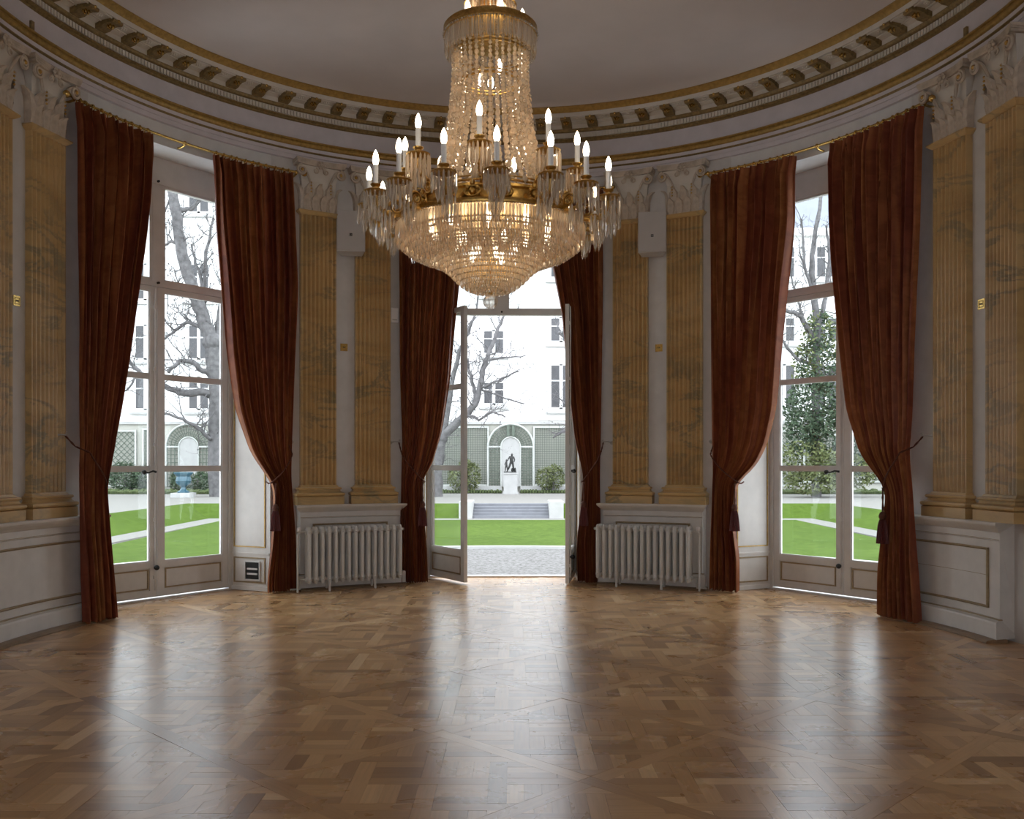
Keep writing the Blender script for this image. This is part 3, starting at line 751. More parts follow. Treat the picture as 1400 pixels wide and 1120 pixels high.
def curtain(idx, label, lt, rt, side):
    """side: -1 the outer (hook) edge is on the left, +1 on the right"""
    NU, NV = 150, 84; z0, z1 = .02, 5.012
    rnd = random.Random(40+idx); ph = [rnd.uniform(0, 6.28) for _ in range(8)]
    width0 = abs(interp(rt, 4.9)-interp(lt, 4.9)); nf = max(9, int(width0*.95))
    def rb(z):
        if idx not in (0, 5): return RC
        k = max(0, min(1, (1.75-z)/.5)); return RC-.135*k*k*(3-2*k)
    def pt(u, z):
        zc = max(z, .02); a = smooth_tab(lt, zc); b = smooth_tab(rt, zc); R0 = rb(z)
        if R0 != RC: a, b = slide(a, R0), slide(b, R0)
        w = rad(b-a)*RC
        tie = math.exp(-((z-1.32)/.30)**2); low = max(0, min(1, (1.3-z)/.8)); hi = max(0, min(1, (z-1.5)/2.2)); top = max(0, min(1, (z-4.80)/.18))
        amp = .022+.038*hi*(1-top*.45)+.018*low*(1-tie)
        warp = .25*math.sin(2*PI*u*1.3+ph[0]+z*.5)+.16*math.sin(2*PI*u*2.7+ph[1]-z*.35)
        f = 2*PI*(nf*u+warp)
        fold = math.cos(f)+.32*math.cos(2*f+ph[2])*top+.35*math.cos(.5*f+ph[3]+z*.6)
        swag = noise.noise(Vector((u*6+idx*9, z*.7, 0)))*.5*(1-top)
        r = R0+.01+amp*(fold+swag)-.035*tie*math.sin(PI*u)-.02*hi*(1-top)
        uu = u+.30/nf*math.sin(f+.9)*(.45+.4*hi)*min(1, min(u, 1-u)*nf*.8)
        return pol(r, a+(b-a)*uu, z)
    mb = MB(); mb.uv = []
    for j in range(NV+1):
        t = j/NV
        for i in range(NU+1):
            u = i/NU; z = z0+(z1-z0)*t
            if j == 0: z += .012*math.sin(2*PI*nf*u+ph[4])
            mb.v.append(pt(u, z)); mb.uv.append((u*1.5+idx*3.7, z))
    W = NU+1
    for j in range(NV):
        for i in range(NU): mb.f.append((j*W+i, j*W+i+1, (j+1)*W+i+1, (j+1)*W+i))
    am = (interp(lt, .1)+interp(rt, .1))/2
    e = empty('curtain', pol(RC, am, 0)); L = e.location
    tag(e, label, 'curtain', 'rust red tied-back silk curtains')
    obj('cloth', mb.shift((-L.x, -L.y, 0)), 'silk', e, 180)
    # rings along the heading
    a, b = interp(lt, 4.97), interp(rt, 4.97); nr = max(7, int(abs(b-a)*.8))
    for k in range(nr):
        p = a+(b-a)*(k+.5)/nr+rnd.uniform(-.25, .25); x, y, z = pol(4.295, p, 5.035)
        obj('curtain_ring', RING, None, e, loc=(x-L.x, y-L.y, z), rz=-rad(p)+rnd.uniform(-.25, .25))
    # tieback cord with tassel
    outer = slide(smooth_tab(lt if side < 0 else rt, 1.7), rb(1.6)-.06); inner = slide(smooth_tab(rt if side < 0 else lt, 1.32), rb(1.32)-.07); df = RC-rb(1.4)
    pts = [pol(4.33, outer+side*.15*1, 1.80), pol(4.22, outer+side*.12, 1.70)]
    for k in range(11):
        t = k/10; z = 1.64-.335*t**.8; u = (outer+(inner-outer)*t); pts.append(pol(4.165-df-.045*math.sin(PI*t), u, z))
    pts += [pol(4.2-df, inner-side*.25, 1.30), pol(4.28-df, inner-side*.1, 1.32)]
    tb = MB(); fine = []
    for k in range(len(pts)-1):
        for q in range(6): fine.append(Vector(pts[k]).lerp(Vector(pts[k+1]), q/6))
    tb.tube(fine, [.008+.0022*math.sin(k*1.9) for k in range(len(fine))], 7)
    tbo = obj('tieback', tb.shift((-L.x, -L.y, 0)), 'cordm', e, 60)
    tp = inner+side*(.45 if abs(inner) > 20 else .35)*1.0
    bx, by, _ = pol(4.125-df, tp, 0)
    if idx:
     q = MB(); q.tube([(bx, by, 1.30), (bx+.004, by, 1.20), (bx, by, 1.10), (bx, by, 1.04)], .008, 6); q.tube([(bx+.012, by, 1.30), (bx-.004, by, 1.20), (bx+.010, by, 1.10), (bx, by, 1.04)], .006, 6)
     obj('tassel_cord', q.shift((-L.x, -L.y, 0)), 'cordm', tbo, 60)
     q = MB(); q.lathe([(.012, 1.06), (.026, 1.05), (.036, 1.025), (.036, 1.0), (.026, .985), (.030, .975)][::-1], 12, (bx, by, 0)); obj('tassel_head', q.shift((-L.x, -L.y, 0)), 'cordm', tbo, 60)
     q = MB(); n = 22
     vs = []
     for z, r in ((.98, .030), (.93, .042), (.85, .050), (.745, .058)):
        for k in range(n*2):
            an = PI*k/n; rr = r*(1+.07*(-1)**k); vs.append((bx+rr*math.cos(an), by+rr*math.sin(an), z))
     fs = [(j*n*2+k, j*n*2+(k+1)%(2*n), (j+1)*n*2+(k+1)%(2*n), (j+1)*n*2+k) for j in range(3) for k in range(2*n)]+[tuple(6*n+k for k in range(2*n))]
     q.add(vs, fs); obj('tassel_skirt', q.shift((-L.x, -L.y, 0)), 'tassel', tbo)
    # hook on the wall
    hp = outer+side*1.35
    h = empty('holdback_hook', pol(RW, hp, 1.80), -rad(hp)); tag(h, 'curved metal holdback hook on the wall beside the ' + ('leftmost curtain', 'first window\'s inner curtain', 'door\'s left curtain', 'door\'s right curtain', 'second window\'s inner curtain', 'rightmost curtain')[idx], 'hook', 'curtain holdback hooks')
    s = -side
    q = MB().lathe([(.026, 0), (.026, .006), (.012, .012)], 12); q.v = [(x, -z, y) for x, y, z in q.v]; obj('backplate', q, 'steel', h, 40)
    q = MB().tube([(0, 0, 0), (0, -.05, .004), (s*.03, -.085, .012), (s*.085, -.10, .010), (s*.10, -.10, .035)], [.010, .009, .008, .008, .011], 8); obj('arm', q, 'steel', h, 60)
for i, (lab, lt, rt, sd) in enumerate(CUR): curtain(i, lab, lt, rt, sd)
for a, b, lab in ((-74.6, -35.2, 'brass curtain rod with rings above the first window'), (-19.6, 17.8, 'brass curtain rod above the open door, behind the chandelier'), (34.0, 73.0, 'brass curtain rod with rings above the second window')):
    am = (a+b)/2; e = empty('curtain_rod', pol(4.295, am, 5.05)); L = e.location; tag(e, lab, 'curtain rod', 'curved brass curtain rods')
    sh = (-L.x, -L.y, -L.z)
    q = MB().tube([pol(4.295, a+(b-a)*k/40, 5.05) for k in range(41)], .0145, 10); obj('pole', q.shift(sh), 'brass', e, 60)
    for p, s in ((a, -1), (b, 1)):
        q = MB().ball(pol(4.295, p+s*.55, 5.05), .036, n=12, m=8); q.ball(pol(4.295, p+s*.12, 5.05), .022, n=10, m=6); obj('finial', q.shift(sh), 'brass', e, 60)
    for p in (a+.8, am, b-.8):
        q = MB().tube([pol(4.43, p, 5.02), pol(4.36, p, 5.018), pol(4.30, p, 5.028)], .012, 8); q.ball(pol(4.295, p, 5.05), .025, n=10, m=8); obj('bracket', q.shift(sh), 'brass', e, 60)

# ------------------------------------------------------------------ radiators
def radiator_section():
    mb = MB(); rx = .025
    for y in (-.062, 0, .062):
        prof = [(.012, .085), (.021, .10), (.0235, .13), (.0235, .70), (.021, .735), (.013, .757), (.0, .762)]
        q = MB().lathe(prof, 10); mb.add([(x*1.05, yy*.9+y, z) for x, yy, z in q.v], q.f)
    for z in (.135, .70): 
        q = MB().ball((0, 0, z), .036, .092, .036, 10, 8); mb.add(q.v, q.f)
        mb.tube([(-.041, 0, z), (.041, 0, z)], .026, 10)
    return mb.mesh('section', M['radiator'], 50)
RS = radiator_section()
def radiator(phi, r, label, pipe):
    e = empty('radiator', pol(r, phi, 0), -rad(phi)); tag(e, label, 'radiator', 'cast iron column radiators')
    n = 15; p = .0815
    for k in range(n): obj('section', RS, None, e, loc=((k-(n-1)/2)*p, 0, .015))
    for k in (3, 10):
        for y in (-.062, .062): obj('foot', MB().tube([((k-(n-1)/2)*p, y, .11), ((k-(n-1)/2)*p, y*1.03, .06), ((k-(n-1)/2)*p, y*1.16, 0)], [.022, .014, .018], 8), 'radiator', e, 50)
    x = pipe*((n-1)/2*p+.04)
    q = MB().tube([(x, 0, .715), (x+pipe*.06, 0, .715), (x+pipe*.085, 0, .69), (x+pipe*.085, 0, 0)], .014, 8); obj('pipe', q, 'radiator', e, 50)
    q = MB().lathe([(.018, .0), (.026, .01), (.026, .05), (.014, .06)], 10, (x+pipe*.07, 0, .715)); obj('valve', q, 'white_plastic', e, 50)
    x2 = -pipe*((n-1)/2*p+.03)
    q = MB().tube([(x2, 0, .715), (x2-pipe*.04, 0, .715)], .018, 8); obj('plug', q, 'radiator', e, 50)
    q = MB().tube([(x, 0, .15), (x+pipe*.05, 0, .15), (x+pipe*.055, 0, .04), (x+pipe*.16, .05, .03)], .012, 8); obj('return_pipe', q, 'radiator', e, 50)
radiator(-26.3+P, 4.075, 'grey cast iron radiator of fifteen columns left of the open door', -1)
radiator(25.3+P, 4.075, 'grey cast iron radiator of fifteen columns right of the open door', 1)

# ------------------------------------------------------------------ speakers, plates and boxes on the walls
def speaker(phi, label, yaw):
    e = empty('wall_speaker', pol(4.30, phi, 4.40), -rad(phi)+yaw); tag(e, label, 'speaker', 'white wall speakers between pilasters'); e.rotation_euler.x = rad(-9)
    mb = MB(); w, wb, d, h = .175, .13, .17, .265
    pts = [(-w, -d/2), (w, -d/2), (wb, d/2), (-wb, d/2)]
    mb.prism_xy(pts, -h, h); o = obj('cabinet', mb, 'speaker', e)
    b = o.modifiers.new('bevel', 'BEVEL'); b.width = .004; b.segments = 1
    q = MB().box(-w+.012, w-.012, -d/2-.008, -d/2+.002, -h+.012, h-.012); obj('grille', q, 'speaker', e)
    q = MB(); frame_rect(q, -.016, .016, -.070, -.038, .006, -d/2-.012, -d/2-.006); q.box(-.006, .006, -d/2-.012, -d/2-.006, -.060, -.048); obj('badge', q, 'black_plastic', e)
    q = MB().box(-.03, .03, d/2-.01, d/2+.09, -.04, .04); obj('bracket', q, 'white_plastic', e)
speaker(-26.6, 'white wedge speaker high up between the pilasters left of the door', rad(-20))
speaker(25.2, 'white wedge speaker high up between the pilasters right of the door', rad(16))
def plate(phi, z, label):
    e = empty('switch_plate', pol(RW, phi, z), -rad(phi)); tag(e, label, 'wall plate', 'small brass wall plates')
    q = MB().box(-.046, .046, -.008, .001, -.046, .046); o = obj('plate', q, 'brass', e)
    q = MB(); frame_rect(q, -.03, .03, -.03, .03, .004, -.011, -.006); obj('rim', q, 'gilt', e)
    q = MB().box(-.012, -.002, -.014, -.006, -.006, .006); q.box(.004, .014, -.014, -.006, -.006, .006); obj('toggle', q, 'iron', e)
plate(-81.9, 3.0, 'small brass wall plate between the two leftmost pilasters')
plate(-27.4, 2.99, 'small brass wall plate under the left speaker')
plate(25.87, 2.99, 'small brass wall plate under the right speaker')
plate(80.4, 2.99, 'small brass wall plate between the two rightmost pilasters')
e = empty('alarm_box', pol(RW, -19.0, 3.43), -rad(-19.0)); tag(e, 'small white box on the wall beside the door\'s left curtain', 'sensor box')
mb = MB().box(-.05, .05, -.05, .001, -.095, .095); o = obj('case', mb, 'alarm', e); bv = o.modifiers.new('bevel', 'BEVEL'); bv.width = .008
q = MB(); q.box(-.03, .03, -.054, -.049, -.07, -.05); obj('slot', q, 'radiator', e)

# ------------------------------------------------------------------ chandelier
CHX, CHY = -.10, 0.
ch = empty('chandelier', (CHX, CHY, 2.82)); tag(ch, 'large crystal chandelier with gilt arms and lit candle bulbs', 'chandelier')
def cp(name, mb, mat, parent=None, smooth=None, kind=None, label=None):
    o = obj(name, mb.shift((0, 0, -2.82)) if parent is None else mb, mat, parent or ch, smooth, kind=kind)
    if label: o['label'] = label
    return o
def ringpts(r, z, n=48): return [(r*math.cos(2*PI*k/n), r*math.sin(2*PI*k/n), z) for k in range(n)]
tiers = [(.78,3.50,.155,.0085)]
for r, bot in ((.748,3.318),(.71,3.288),(.668,3.262),(.625,3.242),(.585,3.225),(.545,3.211),(.505,3.198),(.465,3.183),(.425,3.162),(.388,3.137),(.352,3.108),(.318,3.073),(.282,3.037),(.245,3.003),(.205,2.976),(.165,2.958),(.125,2.947),(.08,2.941)):
    l = .085 if r > .7 else (.062 if r > .44 else .05); tiers.append((r, bot+l, l, .0075 if r > .3 else .0065))
for r, z, l, w in tiers:
    q = MB().tube(ringpts(r, z, 64), .006, 6, closed=True); cp('tier_ring', q, 'ormolu', smooth=60)
    q = MB(); n = int(2*PI*r/(w*3.1))
    for k in range(n):
        a = 2*PI*k/n+random.uniform(-.2, .2)/n; q.rod((r*math.cos(a), r*math.sin(a), z-.004), w*random.uniform(.9, 1.1), l*random.uniform(.93, 1.06), 6)
        q.ball((r*1.01*math.cos(a), r*1.01*math.sin(a), z+.002), .0105, n=5, m=4)
    cp('bowl_prisms', q, 'crystal', kind='stuff')
q = MB().ball((0, 0, 2.885), .062, .062, .060, 14, 10); cp('finial_ball', q, 'crystal_clear', label='clear faceted crystal ball at the bottom')
q = MB().lathe([(.006, 2.94), (.02, 2.95), (.03, 2.975), (.012, 3.0)], 12); cp('finial_cap', q, 'ormolu', smooth=50)
# main gilt band with ornament
q = MB(); q.lathe([(.80, 3.50), (.805, 3.512), (.80, 3.53), (.785, 3.535), (.775, 3.52)], 72); cp('bowl_rim', q, 'ormolu', smooth=50)
q = MB(); q.lathe([(.60, 3.54), (.628, 3.55), (.635, 3.57), (.622, 3.59), (.622, 3.655), (.636, 3.67), (.634, 3.69), (.61, 3.70), (.59, 3.68), (.59, 3.55)], 72); band = cp('gilt_band', q, 'ormolu', smooth=40, label='ornate gilded band above the crystal bowl')
q = MB()
for dz, da, sz in ((3.625, 0, .028), (3.655, .06, .017), (3.655, -.06, .017), (3.60, .07, .015), (3.60, -.07, .015), (3.69, 0, .022)):
    q.ball((.636*math.cos(da), .636*math.sin(da), dz-2.82), sz, sz, sz*1.2, 7, 5)
q.tube([(.642*math.cos(.10*math.cos(t)), .642*math.sin(.10*math.cos(t)), .805+.04*math.sin(t)) for t in [PI*2*i/14 for i in range(14)]], .007, 5, closed=True)
ORN = q.mesh('ornament', M['ormolu'], 60)
for k in range(16): obj('ornament', ORN, None, band, rz=2*PI*(k+.5)/16)
# cross struts and central stem
q = MB().tube([(0, 0, 3.0), (0, 0, 6.05)], .014, 8)
for k in range(8):
    a = PI*k/4; q.tube([(0, 0, 3.62), (.60*math.cos(a), .60*math.sin(a), 3.62)], .008, 6)
cp('stem', q, 'brass', smooth=60)
# crown
q = MB().lathe([(.345, 5.085), (.385, 5.09), (.395, 5.105), (.385, 5.125), (.39, 5.15), (.375, 5.165), (.345, 5.155), (.335, 5.11)], 64); cp('crown_ring', q, 'ormolu', smooth=40)
q = MB(); n = 110
for k in range(n):
    a = 2*PI*k/n; q.rod((.375*math.cos(a), .375*math.sin(a), 5.09), .0085, .17*random.uniform(.95, 1.05)); q.ball((.392*math.cos(a), .392*math.sin(a), 5.088), .0085, n=5, m=4)
cp('crown_prisms', q, 'crystal_clear', kind='stuff')
for r, z in ((.235, 4.70), (.31, 4.93), (.55, 3.74)):
    q = MB().tube(ringpts(r, z, 48), .010, 8, closed=True); q.tube(ringpts(r, z+.03, 48), .006, 6, closed=True); cp('hoop', q, 'ormolu', smooth=60)
# strands of beads between crown and band
prof = [(5.09,.345),(5.0,.318),(4.85,.308),(4.70,.310),(4.53,.325),(4.38,.342),(4.25,.36),(4.12,.385),(4.02,.41),(3.92,.45),(3.82,.50),(3.74,.56)]
def tent(z):
    for (za, ra), (zb, rb) in zip(prof, prof[1:]):
        if zb <= z <= za: return rb+(ra-rb)*(z-zb)/(za-zb)
    return prof[-1][1]
q = MB(); NS = 36
for k in range(NS):
    a = 2*PI*k/NS+random.uniform(-.02, .02); z = 5.06; i = 0
    while z > 3.75:
        t = (5.06-z)/1.3; s = (.0145+.0115*t)*random.uniform(.82, 1.15); r = tent(z)
        q.ball((r*math.cos(a), r*math.sin(a), z), s, s, s*1.2, 6, 5); z -= s*2.3
cp('bead_strands', q, 'crystal', kind='stuff')
q = MB()                                             # inner basket of fine chains
for k in range(30):
    a = 2*PI*(k+.5)/30; z = 4.70
    while z > 3.9:
        r = .23+.16*((4.70-z)/.8)**1.5; q.ball((r*math.cos(a), r*math.sin(a), z), .010, n=5, m=4); z -= .026
cp('inner_strands', q, 'crystal', kind='stuff')
# bulbs, sleeves and arms
BULB = MB().lathe([(.012, 0), (.019, .012), (.0245, .035), (.0235, .06), (.017, .088), (.008, .110), (0, .122)], 12).mesh('bulb', M['bulb'], 60)
SLEEVE = MB().lathe([(.0205, 0), (.0205, .148), (.012, .150)], 12).mesh('candle_sleeve', M['candle'], 40)
HOLDER = MB().lathe([(.015, -.02), (.034, -.012), (.088, .0), (.096, .012), (.090, .016), (.035, .010), (.022, .02), (.024, .045), (.040, .058), (.042, .066), (.022, .068)], 20).mesh('drip_pan', M['ormolu'], 40)
def fringe(n, r, z, l, w, n2=0, r2=0, l2=0):
    q = MB()
    for k in range(n):
        a = 2*PI*k/n; q.rod((r*math.cos(a), r*math.sin(a), z), w, l*random.uniform(.92, 1.06))
    for k in range(n2):
        a = 2*PI*(k+.5)/n2; q.rod((r2*math.cos(a), r2*math.sin(a), z-.03), w, l2*random.uniform(.92, 1.06))
    return q
FR_LO = fringe(16, .092, .005, .15, .0085, 9, .052, .19).mesh('pan_prisms', M['crystal_clear'])
FR_HI = fringe(16, .092, .005, .19, .0085, 9, .055, .24).mesh('pan_prisms', M['crystal'])
DROP = fringe(8, .048, 0, .15, .009, 4, .02, .17).mesh('drop_prisms', M['crystal_clear'])
def arm_mesh(pts, rs, scroll):
    q = MB(); q.tube(pts, rs, 8)
    x, z, r = scroll
    q.tube([(x+r*(1-t*.75)*math.cos(4.4*PI*t), 0, z+r*(1-t*.75)*math.sin(4.4*PI*t)) for t in [i/30 for i in range(31)]], .010, 6)
    for t in (.25, .5, .75):
        i = int(t*(len(pts)-1)); q.ball((pts[i][0], 0, pts[i][2]), .026, .022, .03, 8, 6)
    return q.mesh('candle_arm', M['ormolu'], 60)
A_LO = arm_mesh([(.60, 0, .80), (.68, 0, .735), (.77, 0, .69), (.86, 0, .675), (.93, 0, .69), (.98, 0, .74), (1.0, 0, .82)], [.022, .02, .018, .017, .016, .015, .016], (.83, .745, .06))
A_HI = arm_mesh([(.55, 0, .90), (.60, 0, .95), (.66, 0, .965), (.70, 0, 1.0), (.72, 0, 1.05), (.72, 0, 1.11)], [.018, .017, .016, .015, .015, .016], (.63, .90, .04))
def arm(theta, mesh, r, zpan, fr, drop):
    a = obj('candle_arm', mesh, None, ch, rz=rad(theta-90))
    z = zpan-2.82
    obj('drip_pan', HOLDER, None, a, loc=(r, 0, z)); obj('pan_prisms', fr, None, a, loc=(r, 0, z), kind='stuff')
    obj('candle_sleeve', SLEEVE, None, a, loc=(r, 0, z+.066)); b = obj('bulb', BULB, None, a, loc=(r, 0, z+.214)); b['label'] = 'lit candle-shaped bulb'
    if drop: obj('drop_prisms', DROP, None, a, loc=(r-.10, 0, z-.13), kind='stuff')
for k in range(16): arm(4+22.5*k+(0, 1.2, -1)[k % 3], A_LO, 1.0, 3.655, FR_LO, True)
for k in range(8): arm(-5.3+45*k, A_HI, .72, 3.945, FR_HI, False)
def inner_bulb(x, y, z):
    o = obj('bulb', BULB, None, ch, loc=(x, y, z-2.82)); return o
for k in range(10): inner_bulb(.50*math.cos(k*PI/5+.3), .50*math.sin(k*PI/5+.3), 3.42)
for k in range(4): inner_bulb(.24*math.cos(k*PI/2+.5), .24*math.sin(k*PI/2+.5), 3.32)
for k in range(3): inner_bulb(.15*math.cos(k*2.09-1.2), .15*math.sin(k*2.09-1.2), 3.22)
for x, y, z in ((.075, -.08, 4.75), (-.075, -.06, 4.655), (.0, .11, 4.70)): inner_bulb(x, y, z)
for k in range(3): inner_bulb(.22*math.cos(k*2.09+.5), .22*math.sin(k*2.09+.5), 4.0)
# little tier above the crown
q = MB().lathe([(.02, 5.30), (.16, 5.32), (.22, 5.345), (.21, 5.36), (.05, 5.34)], 40); cp('upper_dish', q, 'ormolu', smooth=40)
q = MB()
for k in range(44):
    a = 2*PI*k/44; q.rod((.205*math.cos(a), .205*math.sin(a), 5.345), .009, .14)
for k in range(12):
    a = 2*PI*k/12
    for i in range(16):
        t = i/15; r = .2+.15*(1-math.cos(t*PI/2)); z = 5.34-.19*t; q.ball((r*math.cos(a), r*math.sin(a), z), .012, n=5, m=4)
cp('upper_prisms', q, 'crystal', kind='stuff')
for k in range(6): inner_bulb(.27*math.cos(k*PI/3+1.05-2.3), .27*math.sin(k*PI/3+1.05-2.3), 5.175)
q = MB().lathe([(.02, 5.80), (.10, 5.93), (.17, 6.03), (.18, 6.088), (.0, 6.09)], 24); cp('ceiling_rose', q, 'ormolu', smooth=40)
# ------------------------------------------------------------------ garden
ZG = -.5
mb = MB().box(-70, 70, 5.2, 90, -.9, ZG-.02); mb.v = [v for v in mb.v]
g = obj('ground', mb, 'gravel', kind='structure'); tag(g, 'pale gravel apron outside the open door')
tp = [(x, y) for x, y in ((-12.1, 8), (-12.1, 27), (-1.9, 27), (-1.9, 27.25), (1.95, 27.25), (1.95, 27), (12.1, 27), (12.1, 8), (70, 8), (70, 90), (-70, 90), (-70, 8))]
t = obj('ground_terrace', MB().prism_xy(tp[::-1], -.6, 0), 'path', kind='structure'); tag(t, 'pale raised gravel terrace beyond the sunken lawn')
poly = [(9.6*math.sin(rad(a)), 5+9.6*math.cos(rad(a))) for a in range(-84, 85, 4)]
lp = poly + [(10.05, 24.9), (-10.05, 24.9)]
lawn = obj('lawn', MB().prism_xy(lp[::-1], ZG-.05, ZG+.02), 'grass', kind='structure'); tag(lawn, 'bright green central lawn seen through the open door')
k1 = [(9.78*math.sin(rad(a)), 5+9.78*math.cos(rad(a))) for a in range(-84, 85, 4)]
k0 = [(9.58*math.sin(rad(a)), 5+9.58*math.cos(rad(a))) for a in range(84, -85, -4)]
mb = MB(); n = len(poly)
for i in range(n-1):
    q = [(9.42*math.sin(rad(-84+4*j)), 5+9.42*math.cos(rad(-84+4*j))) for j in (i, i+1)]+[(9.62*math.sin(rad(-84+4*j)), 5+9.62*math.cos(rad(-84+4*j))) for j in (i+1, i)]
    mb.prism_xy(q[::-1], ZG-.05, ZG+.045)
tag(obj('lawn_kerb', mb, 'stone'), 'white stone kerb curving between gravel and lawn', 'kerb')
mb = MB(); mb.box(-10.9, -10.05, 8, 25.8, ZG-.05, ZG+.015); mb.box(10.05, 10.9, 8, 25.8, ZG-.05, ZG+.015); mb.box(-10.05, 10.05, 24.9, 25.8, ZG-.05, ZG+.015)
tag(obj('path', mb, 'path', kind='structure'), 'narrow pale path framing the sunken lawn')
def bank(name, p, lab):
    mb = MB(); mb.add(p+[(x, y, -.9) for x, y, z in p], [(0,1,2,3), (0,4,5,1), (1,5,6,2), (2,6,7,3), (3,7,4,0)]); tag(obj(name, mb, 'grass', kind='structure'), lab)
bank('lawn_bank', [(-10.9, 8, ZG), (-10.9, 25.8, ZG), (-12.12, 27, .005), (-12.12, 8, .005)], 'sloping grass bank beyond the path, seen through the left window')
bank('lawn_bank', [(10.9, 25.8, ZG), (10.9, 8, ZG), (12.12, 8, .005), (12.12, 27, .005)], 'sloping grass bank beyond the path, seen through the right window')
bank('lawn_bank', [(-10.9, 25.8, ZG), (-1.85, 25.8, ZG), (-1.85, 27, .005), (-12.12, 27, .005)], 'grass bank to the left of the garden steps')
bank('lawn_bank', [(1.9, 25.8, ZG), (10.9, 25.8, ZG), (12.12, 27, .005), (1.9, 27, .005)], 'grass bank to the right of the garden steps')
st = empty('garden_steps', (0, 25.8, ZG)); tag(st, 'broad flight of pale stone steps between white cheek blocks', 'steps')
for k in range(5): obj('step', MB().box(-1.36, 1.40, .30*k, 1.5, .0 if k == 0 else .1*k-.0, .1*(k+1)-(.002 if k == 4 else 0)), 'step_stone', st)
for x0, x1 in ((-1.86, -1.37), (1.41, 1.92)): obj('cheek_block', MB().box(x0, x1, -.1, 1.55, 0, .62), 'stone', st)
# wall, planters
gw = empty('garden_wall', (0, 40, 0)); tag(gw, 'pale rendered garden wall carrying green trellis', 'wall'); gw['kind'] = 'structure'
obj('wall_face', MB().box(-34, 34, 0, .4, -.1, 3.5), 'garden_wall', gw)
obj('coping', MB().box(-34, 34, -.12, .5, 3.5, 3.64), 'stone', gw)
for x0, x1, lab in ((-9, -.46, 'low stone planter wall left of the statue pedestal'), (.46, 9, 'low stone planter wall right of the statue pedestal')):
    e = empty('planter', ((x0+x1)/2, 38.6, 0)); tag(e, lab, 'planter'); h = (x1-x0)/2
    obj('kerb_wall', MB().box(-h, h, 0, .25, 0, .36), 'stone', e); obj('soil', MB().box(-h, h, .25, 1.35, 0, .30), 'soil', e)
    mb = MB(); random.seed(5)
    nx = 60
    for i in range(nx):
        a = -h+2*h*i/nx; mb.ball((a+h/nx, -.25, .07), h/nx*1.3, .16, .12*random.uniform(.8, 1.25), 6, 5)
    obj('hedge', mb, 'hedge', e, kind='stuff')
# trellis
def grid_trellis(name, x0, x1, z0, z1, sp, w, lab, diag=False, y=39.93, frame=True, hole=None):
    e = empty(name, ((x0+x1)/2, y, z0)); tag(e, lab, 'trellis', 'green trellis panels on the garden wall'); cx = (x0+x1)/2
    mb = MB(); h = (x1-x0)/2; H = z1-z0
    if not diag:
        n = int((x1-x0)/sp)
        for i in range(n+1): a = -h+2*h*i/n; mb.box(a-w/2, a+w/2, -.02, .0, 0, H)
        n = int(H/sp)
        for i in range(n+1): a = H*i/n; mb.box(-h, h, -.04, -.02, a-w/2, a+w/2)
    else:
        for s in (1, -1):
            c = -h*2-H
            while c < h*2+H:
                P0 = clip([(-h, 0), (h, 0), (h, H), (-h, H)], 1, s, c+w*.7); P0 = clip(P0, -1, -s, -(c-w*.7)) if len(P0) > 2 else P0
                if len(P0) > 2:
                    yy = -.02 if s > 0 else -.04; m = len(P0)
                    if area(P0) < 0: P0 = P0[::-1]
                    mb.add([(x, yy, z) for x, z in P0]+[(x, yy+.02, z) for x, z in P0], [tuple(range(m)), tuple(range(2*m-1, m-1, -1))]+[(i, i+m, (i+1)%m+m, (i+1)%m) for i in range(m)])
                c += sp*1.414
    obj('lattice', mb, 'trellis', e, kind='stuff')
    if frame:
        mb = MB(); frame_rect(mb, -h, h, 0, H, .09, -.06, .0); obj('frame', mb, 'trellis_white', e)
    return e
grid_trellis('trellis', -6.6, -1.13, .32, 3.4, .118, .024, 'fine green trellis left of the statue niche')
grid_trellis('trellis', 1.13, 7.2, .32, 3.4, .118, .024, 'fine green trellis right of the statue niche')
grid_trellis('trellis', -21.6, -19.25, .3, 3.2, .21, .04, 'diamond lattice trellis at the left end of the garden wall', True)
grid_trellis('trellis', -18.95, -18.45, .3, 3.3, .15, .035, 'narrow upright trellis strip between lattice and left arch')
grid_trellis('trellis', -15.1, -14.6, .3, 3.3, .15, .035, 'narrow upright trellis strip right of the left arch')
grid_trellis('trellis', 13.6, 14.9, .3, 3.2, .21, .04, 'diamond lattice trellis left of the ivy-clad tree', True)
grid_trellis('trellis', 15.0, 21.0, .5, 3.0, .17, .035, 'green trellis behind the ivy-clad tree')
